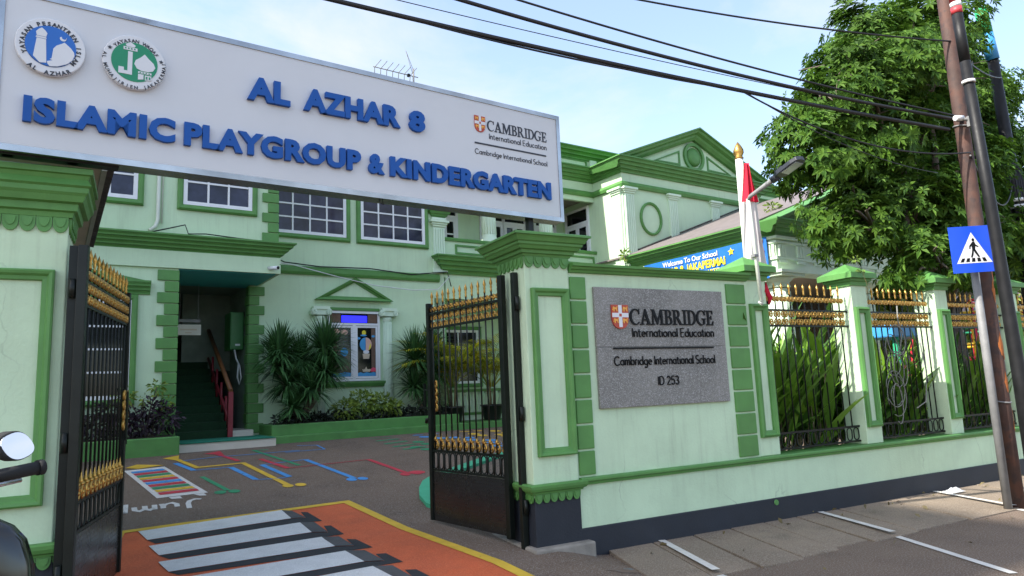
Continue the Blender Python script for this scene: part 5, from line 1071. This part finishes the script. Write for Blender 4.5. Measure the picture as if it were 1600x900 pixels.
# ------------------------------------------------------------------ the big tree
def tree(base, blobs, lab, m='tree', ntot=3400, leaf=.17, branch=True, name='shade_tree', rtr=.2, group=None):
    b = Vector(base); t = thing(name, lab, 'tree', base, FW, group); tr = MB(); top = b+Vector((-.2, 0, 2.6))
    tr.tube([b+Vector((0, 0, -.2)), b+Vector((.05, .02, 1.2)), top], [rtr*1.3, rtr, rtr*.85], 12)
    for c, r in blobs:
        c = Vector(c); s0 = b.lerp(top, rnd(.75, 1)); mid = s0.lerp(c, .55)+Vector((rnd(-.3, .3), rnd(-.3, .3), rnd(0, .5))); tr.tube([s0, s0.lerp(mid, .5)+Vector((0, 0, .15)), mid, c], [rtr*.5, rtr*.36, rtr*.24, .02], 7)
        for k in range(5): e = c+Vector((rnd(-1, 1)*r[0], rnd(-1, 1)*r[1], rnd(-.8, .9)*r[2]))*.8; tr.tube([mid.lerp(c, rnd(.3, 1)), c.lerp(e, .5)+Vector((0, 0, .1)), e], [.035, .02, .008], 5)
    tr.build('trunk', 'bark', t); f = MB(); f.open = True; vol = sum(r[0]*r[1]*r[2] for c, r in blobs)
    for c, r in blobs:
        n = int(ntot*(r[0]*r[1]*r[2])/vol); cl = []
        for i in range(11):
            q = Vector((rnd(-1, 1), rnd(-1, 1), rnd(-1, 1))); q = q/max(.3, q.length)*rnd(.55, .98); cl.append((q, rnd(.26, .46)))
        for i in range(n):
            while True:
                q = Vector((rnd(-1, 1), rnd(-1, 1), rnd(-1, 1)))
                if q.length < 1: break
            if random.random() < .84:
                c0_, r0_ = random.choice(cl); q = c0_+q*r0_
            p = Vector((c[0]+q.x*r[0], c[1]+q.y*r[1], c[2]+q.z*r[2]))
            if p.y < 5.05 and p.x < 10.6: continue
            ax = (q+Vector((rnd(-.5, .5), rnd(-.5, .5), rnd(-.1, .9)))).normalized()
            a = ax.cross(Vector((0, 0, 1))); a = a.normalized() if a.length > .1 else Vector((1, 0, 0)); bb_ = ax.cross(a); k = random.randint(5, 7); L_ = leaf*rnd(.75, 1.2); ph = rnd(0, 6.28)
            for j in range(k):
                tt = ph+6.283*j/k; d = (a*math.cos(tt)+bb_*math.sin(tt)+ax*rnd(.05, .45)).normalized(); sd = d.cross(ax).normalized(); l = L_*rnd(.8, 1.15)
                k_ = len(f.v); mdl = p+d*l*.52; upv = sd.cross(d)*l*.06; f.v += [p, mdl-sd*l*.2+upv, p+d*l+Vector((0, 0, -l*.22)), mdl+sd*l*.2+upv]; f.f += [(k_, k_+1, k_+2), (k_, k_+2, k_+3)]; f.sm += [False, False]
    f.build('crown', m, t); return t
random.seed(77)
TB = [((15.2, 7.7, 6.9), (1.2, 1.0, .9)), ((16.3, 7.9, 6.0), (1.3, 1.0, 1.0)), ((15.3, 7.6, 6.1), (1.0, .9, .9)), ((15.9, 7.9, 7.5), (1.1, .9, .7)), ((10.15, 5.85, 3.1), (.8, .55, .38)), ((10.9, 5.9, 3.2), (.7, .5, .4)), ((9.35, 6.3, 3.75), (.55, .5, .45)), ((11.6, 7.0, 6.5), (1.7, 1.5, 1.3)), ((10.2, 6.8, 5.5), (1.35, 1.2, .95)), ((9.15, 6.7, 4.95), (.85, .9, .6)), ((12.3, 6.9, 7.7), (1.4, 1.3, .95)), ((13.7, 8.0, 6.4), (1.7, 1.4, 1.2)), ((10.7, 6.5, 4.1), (1.3, 1.0, .85)), ((9.6, 6.6, 4.15), (.8, .8, .75)), ((10.75, 6.4, 3.35), (.95, .75, .5)), ((12.2, 6.8, 4.6), (1.5, 1.2, 1.0)), ((14.6, 7.9, 5.2), (1.7, 1.3, 1.3)), ((16.4, 8.3, 7.4), (1.6, 1.4, 1.1)), ((10.9, 6.9, 7.3), (.85, .8, .6)), ((9.25, 6.7, 5.85), (.8, .75, .5)), ((12.0, 6.5, 3.75), (1.0, .8, .6)), ((13.8, 6.8, 3.9), (1.2, .9, .8)), ((9.9, 6.6, 6.4), (.75, .75, .5)), ((16, 7, 4.6), (1.4, 1.2, 1.2)), ((12.9, 7.6, 8.2), (.7, .6, .4))]
tree((12.5, 7.0, .42), TB, 'large leafy shade tree overhanging the fence and portico', ntot=27000, leaf=.125)
random.seed(8)
tree((19.5, 12.5, .7), [((19.5, 12.5, 4.0), (1.8, 1.3, 1.2)), ((20.6, 12.5, 3.0), (1.4, 1, 1)), ((18.4, 12.6, 3.1), (1.0, 1, .8))], 'bright low tree behind the climbing frame', m='bush', ntot=900, leaf=.2, name='background_tree', rtr=.1)
tree((24, 11, .7), [((24, 11, 3.6), (2.2, 1.5, 1.6)), ((22.2, 11.3, 2.7), (1.3, 1.2, 1.1))], 'background tree behind the far right poles', m='bush', ntot=900, leaf=.22, name='background_tree', rtr=.12)
# ------------------------------------------------------------------ poles, cables, signs in the street
t = thing('utility_pole', 'rusty brown steel utility pole on the pavement beside the crossing sign', 'pole', (9.0, 4.6, 0), FW)
MB().tube([(9.02, 4.6, -.2), (9.01, 4.6, 1.5), (9.0, 4.6, 4.5), (8.98, 4.6, 9.5)], [.09, .088, .082, .07], 20).build('shaft', 'rust', t)
k = MB()
for z in (1.22, 3.1, 4.62): MB().tube([(9.005+.094*math.cos(a), 4.6+.094*math.sin(a), z+.02*math.sin(a)) for a in [i*.3927 for i in range(16)]], .01, 5, True).build('clamp_band', 'greypipe', t)
k = MB()
k.box(8.86, 8.93, 4.42, 4.47, 4.55, 4.68); k.tube([(8.8, 4.5, 4.66), (8.95, 4.42, 4.62), (9.12, 4.5, 4.66)], .02, 6); k.build('cable_bracket', 'greypipe', t)
MB().tube([(8.72, 4.52, 4.66), (8.84, 4.5, 4.67)], .035, 8).build('insulator', 'whiteband', t)
random.seed(2)
for i in range(9):
    z0_ = rnd(.7, 2.7); a0_ = rnd(-2.6, -1.2); q = MB(); q.open = True; rw = []
    for j in range(6):
        wd_ = rnd(.12, .42)*math.sin(math.pi*(j+.6)/6.2); rw += [(9.016+.0915*math.cos(a0_+s_*wd_), 4.6+.0915*math.sin(a0_+s_*wd_), z0_+j*rnd(.03, .06)) for s_ in (-1, 0, 1)]
    q.add(rw, [(3*j+i_, 3*j+i_+1, 3*j+i_+4, 3*j+i_+3) for j in range(5) for i_ in (0, 1)]); q.build('rust_patch', 'rustor', t)
t = thing('utility_pole', 'black utility pole with red and white painted top', 'pole', (8.65, 4.2, 0), FW)
MB().tube([(8.68, 4.2, -.2), (8.66, 4.2, 1.5), (8.58, 4.2, 3.5), (8.48, 4.2, 5.2)], [.075, .07, .062, .057], 18).build('shaft', 'blackpole', t)
MB().tube([(8.457, 4.2, 5.80), (8.453, 4.2, 5.88)], .06, 18).build('red_band', 'redband', t); MB().tube([(8.453, 4.2, 5.882), (8.451, 4.2, 5.94)], .06, 18).build('white_band', 'whiteband', t); MB().tube([(8.451, 4.2, 5.942), (8.43, 4.2, 6.6)], .059, 18).build('red_band', 'redband', t); MB().tube([(8.48, 4.2, 5.202), (8.457, 4.2, 5.798)], .057, 18).build('upper_shaft', 'blackpole', t)
MB().tube([(8.49, 4.2, 4.93), (8.49, 4.2, 4.965)], .07, 18).build('white_ring', 'whiteband', t)
t = thing('utility_pole', 'dark utility pole among the leaves with green-blue top and wired collar', 'pole', (14.1, 6.5, 0), FW)
MB().tube([(14.0, 6.5, -.2), (14.2, 6.5, 4.5), (14.1, 6.5, 7.4)], [.12, .11, .09], 16).build('shaft', 'blackpole', t)
MB().tube([(14.1, 6.5, 7.4), (14.0, 6.5, 7.9)], .11, 16).build('blue_wrap', 'pblue', t); MB().tube([(14.0, 6.5, 7.9), (13.93, 6.5, 8.4)], .11, 16).build('green_wrap', 'bangreen', t)
k = MB()
for z in (4.62, 4.5): k.tube([(14.19, 6.5, z), (14.19, 6.5, z+.06)], .14, 16)
k.build('white_collar', 'whiteband', t); k = MB()
for i in range(10): a = i*.63; k.tube([(14.2+.12*math.cos(a), 6.5+.12*math.sin(a), 5.3), (14.2+.145*math.cos(a), 6.5+.145*math.sin(a), 4.7), (14.2+.12*math.cos(a+.4), 6.5+.12*math.sin(a+.4), 3.9)], .012, 4)
k.build('cable_bundle', 'cable', t)
solo(MB().tube([(9.42, 4.72, -.1), (9.40, 4.72, 2.9)], .018, 10), 'conduit_pipe', 'greypipe', 'thin grey conduit pipe between the rusty and the black pole', 'pipe', (9.4, 4.72, 0))
t = thing('crossing_sign', 'blue square pedestrian crossing sign on a grey pipe', 'sign', (8.79, 4.57, 0), FW)
MB().tube([(8.79, 4.575, -.1), (8.75, 4.56, 3.2)], .045, 14).build('sign_post', 'greypipe', t)
K_ = .81; sa = R(-31); sc_, ss_ = math.cos(sa), math.sin(sa)
sg_ = lambda a, b, c: (8.58+K_*a*sc_+c*ss_, 4.47+K_*a*ss_-c*sc_, 3.0+K_*b*1.1+.012*a)
pl = MB().prism([(-.3+.02*0, -.31), (.3, -.31), (.3, .31), (-.3, .31)], 0, .006, sg_).build('sign_plate', 'signblue', t, bevel=.001)
MB().prism([(-.235, -.185), (.265, -.185), (.015, .225)], .006, .008, sg_).build('white_triangle', 'whiteband', pl)
k = MB(); D8 = (.008, .010)
k.prism(ell(.03, .125, .019, .022, 0, 345, 14), *D8, sg_)
k.prism([(.018, .1), (.045, .1), (.058, .06), (.095, .035), (.088, .022), (.05, .04), (.045, .0), (.07, -.05), (.098, -.105), (.078, -.112), (.035, -.05), (.022, -.02), (.012, -.065), (-.008, -.112), (-.03, -.106), (-.008, -.05), (.002, .0), (.0, .045), (-.018, .03), (-.022, .0), (-.036, .002), (-.034, .045)], *D8, sg_)
for i in range(5): a = -.175+i*.082; sl_ = (2-i)*.012; k.prism([(a-.014, -.168), (a+.036, -.168), (a+.036+sl_, -.118), (a-.004+sl_, -.118)], *D8, sg_)
k.build('walking_figure', 'blacklet', pl)
MB().box(8.7, 8.8, 4.44, 4.54, 2.9, 2.93).build('bracket', 'greypipe', t)
# overhead cables
def cable(a, b, sag, r, lab, n=28, m='cable', extra=None):
    A, Bv = Vector(a), Vector(b); pts = [A.lerp(Bv, i/n)-Vector((0, 0, 4*sag*(i/n)*(1-i/n))) for i in range(n+1)]
    return solo(MB().tube(pts, r, 6), 'overhead_cable', m, lab, 'cable', tuple(A), FW, 'overhead cables strung from the utility poles')
def cable2(A, Bq, sag, r, t1, lab, t0=0.0, n=34):
    A, Bq = Vector(A), Vector(Bq); pts = [A.lerp(Bq, t)-Vector((0, 0, 4*sag*t*(1-t))) for t in [t0+(t1-t0)*i/n for i in range(n+1)]]
    return solo(MB().tube(pts, r, 6), 'overhead_cable', 'cable', lab, 'cable', tuple(A), FW, 'overhead cables strung from the utility poles')
cable2((8.7, 4.6, 4.54), (1.44, 5.83, 5.15), .06, .025, 1.6, 'thickest black bundled cable crossing the sky above the big sign')
cable2((8.97, 4.55, 4.68), (2.56, 5.51, 5.25), .10, .021, 1.6, 'black cable next above the thickest bundle')
cable2((8.97, 4.55, 4.72), (3.14, 5.43, 5.35), .07, .012, 1.6, 'thin black cable third up from the bundle')
cable2((8.97, 4.55, 5.73), (4.88, 5.66, 5.9), .06, .012, 1.8, 'upper black cable meeting the rusty pole high up')
W1 = lambda t: tuple(Vector((8.7, 4.6, 4.54)).lerp(Vector((1.44, 5.83, 5.15)), t)-Vector((0, 0, .24*t*(1-t))))
cable2(W1(.5), W1(.93), .05, .011, 1.0, 'short slack cable drooping under the thickest bundle')
cable2(W1(.43), W1(.72), .035, .010, 1.0, 'second slack cable lashed under the thickest bundle')
cable2((8.95, 4.52, 4.25), W1(.41), .24, .010, 1.0, 'thin black cable drooping in front of the tree leaves')
cable2((9.6, 5.3, 4.3), W1(.405), .15, .006, 1.0, 'very thin wire leaving the bundle towards the tree')
cable2((8.95, 4.55, 4.65), (2.04, 5.83, 5.3), .05, .005, 1.5, 'thinnest wire running just above the bundled cable')
cable((14.1, 6.4, 7.0), (9.05, 4.62, 5.72), .12, .012, 'thin black cable running to the green-topped pole')
cable((8.9, 4.5, 4.2), (13.9, 6.4, 4.9), .5, .012, 'black cable looping between the rusty pole and the dark pole')
cable((14.1, 6.4, 8.5), (8.0, 3.0, 6.9), .1, .01, 'single thin cable at the top right corner of the sky')
solo(MB().tube([(-.75, 6.2, 5.33), (-.5, 5.6, 5.15), (-.38, 5.2, 4.8), (-.2, 5.2, 4.60), (-.06, 5.2, 4.545), (.0, 5.2, 4.57), (.12, 5.2, 4.66), (.25, 5.5, 5.0), (.4, 6.0, 5.24)], [.006, .006, .006, .006, .009, .02, .007, .006, .006], 6), 'cable_loop', 'cable', 'drooping loop of black cable with a splice above the sign', 'cable', (0, 5.2, 5))
# street lamp on the thin pole at the fence corner
t = thing('street_lamp', 'dark flat street lamp on a thin cream pole before the corner pillar', 'lamp', (6.24, 5.58, 2.45), FW)
MB().tube([(6.26, 5.58, 2.44), (6.23, 5.58, 3.2), (6.2, 5.58, 3.68)], .022, 10).build('pole', 'polewhite', t); MB().tube([(6.2, 5.58, 3.66), (6.2, 5.55, 3.70), (6.225, 5.22, 3.81)], [.02, .022, .03], 10).build('arm', 'greypipe', t)
la = Vector((.05, -.74, .25)).normalized(); ls = Vector((1, .07, 0)).normalized(); ln_ = la.cross(ls)*-1
def lm(a, b, c): p = Vector((6.225, 5.23, 3.805))+la*a*.64+ls*b*.95+ln_*c*-1; return tuple(p)
MB().tube([lm(0, 0, 0), lm(.12, 0, 0)], .042, 12).build('socket', 'lampdark', t)
h = MB().prism([(.1, -.045), (.2, -.085), (.5, -.095), (.62, -.08), (.66, -.03), (.66, .03), (.62, .08), (.5, .095), (.2, .085), (.1, .045)], -.02, .03, lm).build('lamp_head', 'lampdark', t, bevel=.008)
MB().prism([(.26, -.07), (.58, -.07), (.58, .07), (.26, .07)], -.026, -.0205, lm).build('lamp_lens', 'lens', h); k = MB()
for i in range(5): k.box(.15+i*.035, .16+i*.035, -.06, .06, .03, .055, lm)
k.build('cooling_fin', 'lampdark', h); MB().tube([(6.24, 5.55, 2.44), (6.2, 5.55, 2.46), (6.28, 5.6, 2.47)], .02, 6).build('rope_tie', 'polewhite', t); MB().box(6.19, 6.25, 5.55, 5.61, 2.99, 3.02).build('clamp', 'greypipe', t)
t = thing('flagpole', 'cream flagpole with golden bud finial behind the corner pillar', 'flagpole', (7.72, 7.0, .2), FW)
MB().tube([(7.66, 7, .1), (7.67, 7, 4.8)], [.07, .056], 16).build('shaft', 'polewhite', t); MB().lathe([(.05, 0), (.068, .02), (.05, .05), (.075, .1), (.072, .15), (.045, .21), (.008, .27)], (7.67, 7, 4.79), 14).build('finial', 'gold', t); MB().tube([(7.79, 6.98, 4.75), (7.8, 6.96, 3.0), (7.8, 6.95, 1.4)], .006, 5).build('halyard', 'wcable', t)
t = thing('flag', 'limp red and white flag hanging from the cream flagpole', 'flag', (7.8, 6.98, 4.6), FW)
def flag(z0, z1, w0, w1, m, nm, x0, sk):
    q = MB(); q.open = True; nx, nz = 26, 16; vs = []
    for j in range(nz+1):
        tz = j/nz; ww = w0+(w1-w0)*tz
        for i in range(nx+1):
            a = i/nx; x = x0+sk*tz+ww*a; vs.append((x, 6.88+.045*math.sin(a*15+tz*1.5)*(.4+.6*tz)-.02*a, z0+(z1-z0)*tz-(.22*(a*.9)**2 if tz > .5 else .22*(a*.9)**2*tz*2)*(1 if m == 'flagwhite' else 0)))
    q.add(vs, [(j*(nx+1)+i, j*(nx+1)+i+1, (j+1)*(nx+1)+i+1, (j+1)*(nx+1)+i) for j in range(nz) for i in range(nx)], True); return q.build(nm, m, t)
flag(4.70, 4.12, .07, .24, 'flagred', 'red_half', 7.64, -.08); flag(4.12, 3.30, .24, .36, 'flagwhite', 'white_half', 7.56, -.06)
f = MB(); f.open = True; f.add([(7.8, 6.9, 3.6), (7.95, 6.9, 3.45), (7.98, 6.88, 3.2), (7.86, 6.9, 3.3)], [(0, 1, 2, 3)]); f.v = [Vector((v.x-.1, v.y, v.z+.2)) for v in f.v]; f.build('red_fold', 'flagred', t)
f = MB(); f.open = True; vs = []
solo(MB().tube([(6.52, 5.72, 2.72), (6.5, 5.70, 2.62), (6.56, 5.71, 2.54), (6.53, 5.71, 2.46)], [.008, .028, .03, .01], 8), 'red_ribbon', 'flagred', 'small red cloth tied to the first iron panel', 'cloth', (6.52, 5.71, 2.5))
# ------------------------------------------------------------------ playground
t = thing('climbing_dome', 'round red, yellow and green climbing frame behind the third iron panel', 'climbing frame', (16.9, 9.0, .55), FW); c0 = Vector((16.9, 9.0, 1.95)); RR = 1.3
for z, m_ in ((1.2, 'pred'), (.9, 'pyel'), (.55, 'pgreen'), (.2, 'pyel'), (-.1, 'pred'), (-.45, 'pgreen'), (-.8, 'pyel')):
    rr = math.sqrt(max(.02, RR*RR-z*z)); MB().tube([c0+Vector((rr*math.cos(a*.2618), rr*math.sin(a*.2618), z)) for a in range(24)], .032, 6, True).build('ring', m_, t)
for i in range(12):
    a = i*math.pi/6; MB().tube([c0+Vector((RR*math.cos(a)*math.cos(b), RR*math.sin(a)*math.cos(b), RR*math.sin(b))) for b in [R(-75+10*j) for j in range(17)]], .028, 6).build('rib', 'pyel' if i % 3 == 0 else 'pred' if i % 3 == 1 else 'pgreen', t)
MB().tube([(16.9, 9, .4), (16.9, 9, 3.2)], .05, 8).build('centre_post', 'pyel', t)
t = thing('play_house', 'play house with blue roof, red and green posts behind the cable coil', 'play house', (15.0, 9.6, .55), FW)
MB().box(13.9, 15.6, 9.0, 10.0, 2.35, 2.62).build('roof', 'pblue', t, bevel=.03)
for i, (x, y) in enumerate(((14.1, 9.1), (15.4, 9.1), (14.1, 9.9), (15.4, 9.9))): MB().tube([(x, y, .5), (x, y, 2.4)], .06, 8).build('post', ('pgreen', 'pred', 'pyel', 'pgreen')[i], t)
MB().box(14.1, 15.4, 9.0, 10, 1.2, 1.3).build('deck', 'pyel', t); MB().box(14.1, 15.4, 9.06, 9.1, 1.3, 1.75).build('guard_panel', 'pred', t); MB().prism([(15.4, 1.25), (17.2, .55), (17.2, .48), (15.4, 1.18)], 9.2, 9.7, lambda a, b, c: (a, c, b)).build('slide', 'pgreen', t)
t = thing('play_bench', 'low red play bench glimpsed at the foot of the fence', 'bench', (10.2, 7.6, .35), FW); MB().box(9.4, 10.6, 7.4, 7.8, .72, .8).build('seat', 'pred', t, bevel=.02); MB().box(9.5, 9.6, 7.45, 7.75, .25, .72).build('leg', 'pgreen', t); MB().box(10.4, 10.5, 7.45, 7.75, .25, .72).build('leg', 'pgreen', t)
# ------------------------------------------------------------------ neighbouring house, guard hut and an added shade tower
t = thing('neighbour_house', 'pale pink house beyond the playground', 'house', (27, 14, .7), FW)
MB().box(21.5, 34, 14, 22, .6, 4.9).build('wall', 'pinkwall', t); MB().prism([(21, 4.9), (34.5, 4.9), (34.5, 5.1), (27.7, 7.0), (21, 5.1)], 13.6, 22.4, lambda a, b, c: (a, c, b)).build('roof', 'roofsheet', t)
for x in (23, 26, 29.5): pn = MB().box(x, x+1.2, 13.96, 14.02, 2.2, 3.8).build('window', 'glassdark', t); MB().sweep([(x, 2.2), (x, 3.8), (x+1.2, 3.8), (x+1.2, 2.2)], [(-.08, 0), (-.08, .06), (.02, .06), (.02, 0)], True, ELEV(13.96)).build('window_frame', 'wfwhite', pn)
t = thing('guard_hut', 'guard hut with weathered tile roof edge and brown soffit behind the left pillar', 'hut', (-1.6, 8.2, .3), FB)
MB().box(-3.6, -.75, 6.6, 9.8, 0, 3.5).build('wall', 'mintw', t); MB().box(-3.9, .26, 6.3, 10.1, 3.5, 3.54).build('soffit', 'soffit', t); MB().box(.262, .30, 6.28, 10.12, 3.48, 3.72).build('fascia_board', 'fasciab', t)
rf = MB()
for i in range(13): rf.add([(-3.9, 6.3+i*.293, 4.3), (.37, 6.3+i*.293, 3.60), (.37, 6.58+i*.293, 3.60), (-3.9, 6.58+i*.293, 4.3), (-3.9, 6.3+i*.293, 4.42), (.38, 6.3+i*.293, 3.735), (.38, 6.58+i*.293, 3.75), (-3.9, 6.58+i*.293, 4.44)], [(0,1,2,3),(4,5,6,7),(0,1,5,4),(1,2,6,5),(2,3,7,6),(3,0,4,7)])
rf.build('tile_roof', 'tile', t)
MB().prism([(-3.9, 3.54), (.24, 3.54), (-3.9, 4.28)], 6.32, 10.08, lambda a, b, c: (a, c, b)).build('gable_fill', 'fasciab', t)
t = thing('added_shade_tower', 'added unseen grey tower far to the left, shading the gate and courtyard', 'building', (-37, 8.6, 0), FW)  # added tower out of view, sized to block sun from pavement and courtyard
MB().box(-42, -32.0, 2.6, 14.6, -.2, 41).build('wall', 'greywall', t); MB().box(-42.3, -31.8, 2.4, 14.8, 41, 41.4).build('roof_slab', 'concrete', t)
for y in (5, 8.4, 11.6):
    for z in [1.2+3.4*k for k in range(11)]: pn = MB().box(-32.0, -31.98, y-.8, y+.8, z, z+1.5).build('window', 'glass', t); MB().sweep([(y-.8, z), (y-.8, z+1.5), (y+.8, z+1.5), (y+.8, z)], [(-.07, 0), (-.07, .06), (.03, .06), (.03, 0)], True, lambda a, b, c: (-31.98+c, a, b)).build('window_frame', 'wfwhite', pn)
# ------------------------------------------------------------------ parked scooter on the left footway (seen from the rider's side)
SX, SY, SZ = -.595, 2.30, .215
t = thing('motor_scooter', 'black motor scooter with round-cornered mirror parked at the left edge', 'scooter', (SX, SY, SZ), FW)
K = 1.16; sa = R(4)
def sm(a, b, c): # a right, b forward, c up in the scooter's own frame
    a *= K; b *= K; c *= K; return (SX+a*math.cos(sa)-b*math.sin(sa), SY+a*math.sin(sa)+b*math.cos(sa), SZ+c)
def stube(path, r, n=10): return MB().tube([sm(*p) for p in path], r if not isinstance(r, (list, tuple)) else [q*K for q in r], n)
HT = R(61); HC, HS = math.cos(HT), math.sin(HT)
def smh(a, b, c): b -= .1; return sm(a*HC-b*HS, a*HS+b*HC+.1, c)          # parked with the handlebar turned
def hstube(path, r, n=10): return MB().tube([smh(*p) for p in path], r if not isinstance(r, (list, tuple)) else [q*K for q in r], n)
hstube([(0, .1, .98), (.1, .08, 1.0), (.20, .02, 1.02), (.235, -.01, 1.025)], .014*K).build('handlebar', 'scgrey', t); hstube([(0, .1, .98), (-.1, .08, 1.0), (-.20, .02, 1.02), (-.235, -.01, 1.025)], .014*K).build('handlebar', 'scgrey', t)
for s_ in (1, -1):
    g1 = hstube([(s_*.205, .017, 1.02), (s_*.335, -.055, 1.035)], .0175*K, 14).build('grip', 'rubber', t); hstube([(s_*.335, -.055, 1.035), (s_*.348, -.062, 1.036)], .021*K, 14).build('bar_end', 'rubber', t)
    hstube([(s_*.19, .05, 1.0), (s_*.25, .035, .995), (s_*.335, -.015, 1.005)], [.008, .007, .006], 8).build('brake_lever', 'steel', t)
    st_ = hstube([(s_*.18, .03, 1.03), (s_*.175, .05, 1.09), (s_*.245, .03, 1.1)], [.008, .007, .007], 8).build('mirror_stem', 'rubber', t)
    mc = (s_*.31, -.015, 1.098); shp = [(.046*math.copysign(abs(math.cos(R(a)))**.75, math.cos(R(a))),   .036*math.copysign(abs(math.sin(R(a)))**.8, math.sin(R(a)))) for a in range(0, 360, 12)]; rr_ = R(18*s_)
    mm_ = lambda a, b, c: smh(mc[0]+(a*math.cos(rr_)-b*math.sin(rr_)), mc[1]-c-.18*a+.55*b, mc[2]+a*math.sin(rr_)+b*math.cos(rr_)+.0*c)
    sh_ = MB().prism(shp, -.03, 0, mm_, True).build('mirror_shell', 'rubber', t, bevel=.004); MB().prism([(a*.92, b*.9) for a, b in shp], .0, .002, mm_).build('mirror_glass', 'mirror', sh_)
def loft(secs, name, m, bevel=0, parent=None):
    """body panel through rectangular sections (y, z, half width, thickness)"""
    q = MB(); n = 14; vs = []; fs = []
    for (y, z, hw, th, ti) in secs:
        for j in range(n):
            a = 6.283*j/n; ca, sa_ = math.cos(a), math.sin(a); xx = hw*math.copysign(abs(ca)**.6, ca); dd = th*math.copysign(abs(sa_)**.6, sa_)
            vs.append(sm(xx, y+dd*math.cos(ti), z+dd*math.sin(ti)))
    m_ = len(secs)
    for i in range(m_-1):
        for j in range(n): fs.append((i*n+j, i*n+(j+1) % n, (i+1)*n+(j+1) % n, (i+1)*n+j))
    q.add(vs, fs, True); q.f += [tuple(range(n))[::-1], tuple((m_-1)*n+j for j in range(n))]; q.sm += [False, False]; return q.build(name, m, parent or t)
loft([(.12, 1.04, .10, .05, 0), (.10, 1.0, .15, .07, 0), (.10, .95, .14, .08, 0), (.12, .9, .08, .06, 0)], 'handlebar_cowl', 'scgrey')
loft([(.135, .962, .10, .02, 0), (.13, .955, .17, .04, 0), (.13, .94, .225, .048, 0), (.13, .915, .265, .052, 0), (.13, .88, .292, .055, 0), (.125, .82, .31, .055, 0), (.12, .7, .322, .055, 0), (.13, .5, .28, .05, 0), (.12, .32, .16, .05, 0)], 'leg_shield', 'scblack')
loft([(.065, .9, .14, .012, 0), (.06, .8, .2, .016, 0), (.055, .6, .2, .018, 0), (.06, .45, .15, .012, 0)], 'inner_panel', 'scgrey')
MB().lathe([(.022*K, 0), (.022*K, .012), (.012*K, .014)], (0, 0, 0), 14, lambda x, y, z: (sm(.15, .035, .85)[0]+x, sm(.15, .035, .85)[1]-z, sm(.15, .035, .85)[2]+y)).build('key_lock', 'steel', t)
stube([(.16, .045, .76), (.19, .03, .74), (.21, .03, .77), (.18, .03, .8)], .005*K, 6).build('bag_hook', 'steel', t)
loft([(.15, .30, .14, .04, 1.57), (-.1, .27, .16, .035, 1.57), (-.35, .29, .15, .035, 1.57)], 'footboard', 'scgrey')
loft([(-.3, .45, .13, .14, 1.57), (-.55, .5, .16, .16, 1.57), (-.9, .6, .15, .12, 1.57), (-1.15, .7, .07, .05, 1.57)], 'tail_body', 'scblack')
loft([(-.28, .72, .1, .03, 1.57), (-.5, .74, .14, .05, 1.57), (-.85, .76, .13, .05, 1.57), (-1.1, .8, .07, .03, 1.57)], 'seat', 'rubber')
for y, in ((.38,), (-.88,)):
    wh = MB().tube([sm(0, y+.235*math.cos(a*.314), .275+.235*math.sin(a*.314)) for a in range(20)], .05*K, 10, True).build('wheel', 'rubber', t); k = MB()
    for j in range(5): k.tube([sm(0, y, .275), sm(0, y+.19*math.cos(j*1.257), .275+.19*math.sin(j*1.257))], .015*K, 6)
    k.tube([sm(0, y+.185*math.cos(a*.314), .275+.185*math.sin(a*.314)) for a in range(20)], .014*K, 6, True); k.build('rim', 'greypipe', wh)
loft([(.2, .62, .07, .1, .3), (.3, .6, .08, .1, .3), (.42, .53, .06, .06, .5)], 'front_fender', 'scblack'); stube([(.07, .18, .7), (.07, .38, .275)], .018*K).build('fork', 'scgrey', t); stube([(-.07, .18, .7), (-.07, .38, .275)], .018*K).build('fork', 'scgrey', t)
# litter
f = MB(); random.seed(4); n = 8; vs = []
for j in range(n+1):
    for i in range(n+1): a, b = i/n-.5, j/n-.5; vs.append((9.35+a*.3, 5.5+b*.16, .05+max(0, .045*(1-4*a*a)*(1-4*b*b))*(.5+random.random())))
f.add(vs, [(j*(n+1)+i, j*(n+1)+i+1, (j+1)*(n+1)+i+1, (j+1)*(n+1)+i) for j in range(n) for i in range(n)]); f.open = True
solo(f, 'plastic_bag', 'bagw', 'crumpled white plastic bag lying at the foot of the wall', 'litter', (9.35, 5.5, .05))
random.seed(14); lf = MB(); lf.open = True
for i in range(46):
    x, y = rnd(4, 13), (rnd(5.3, 5.68) if random.random() < .6 else rnd(3.6, 5.6)); leaf_blob(lf, (x, y, .055 if y > 4.6 else .012), (.05, .03, .004), 1, .07, .5, 0)
tag(lf.build('fallen_leaves', 'helstem', None), 'dry fallen leaves scattered along the pavement', 'leaves', kind='stuff')
bpy.context.view_layer.update()
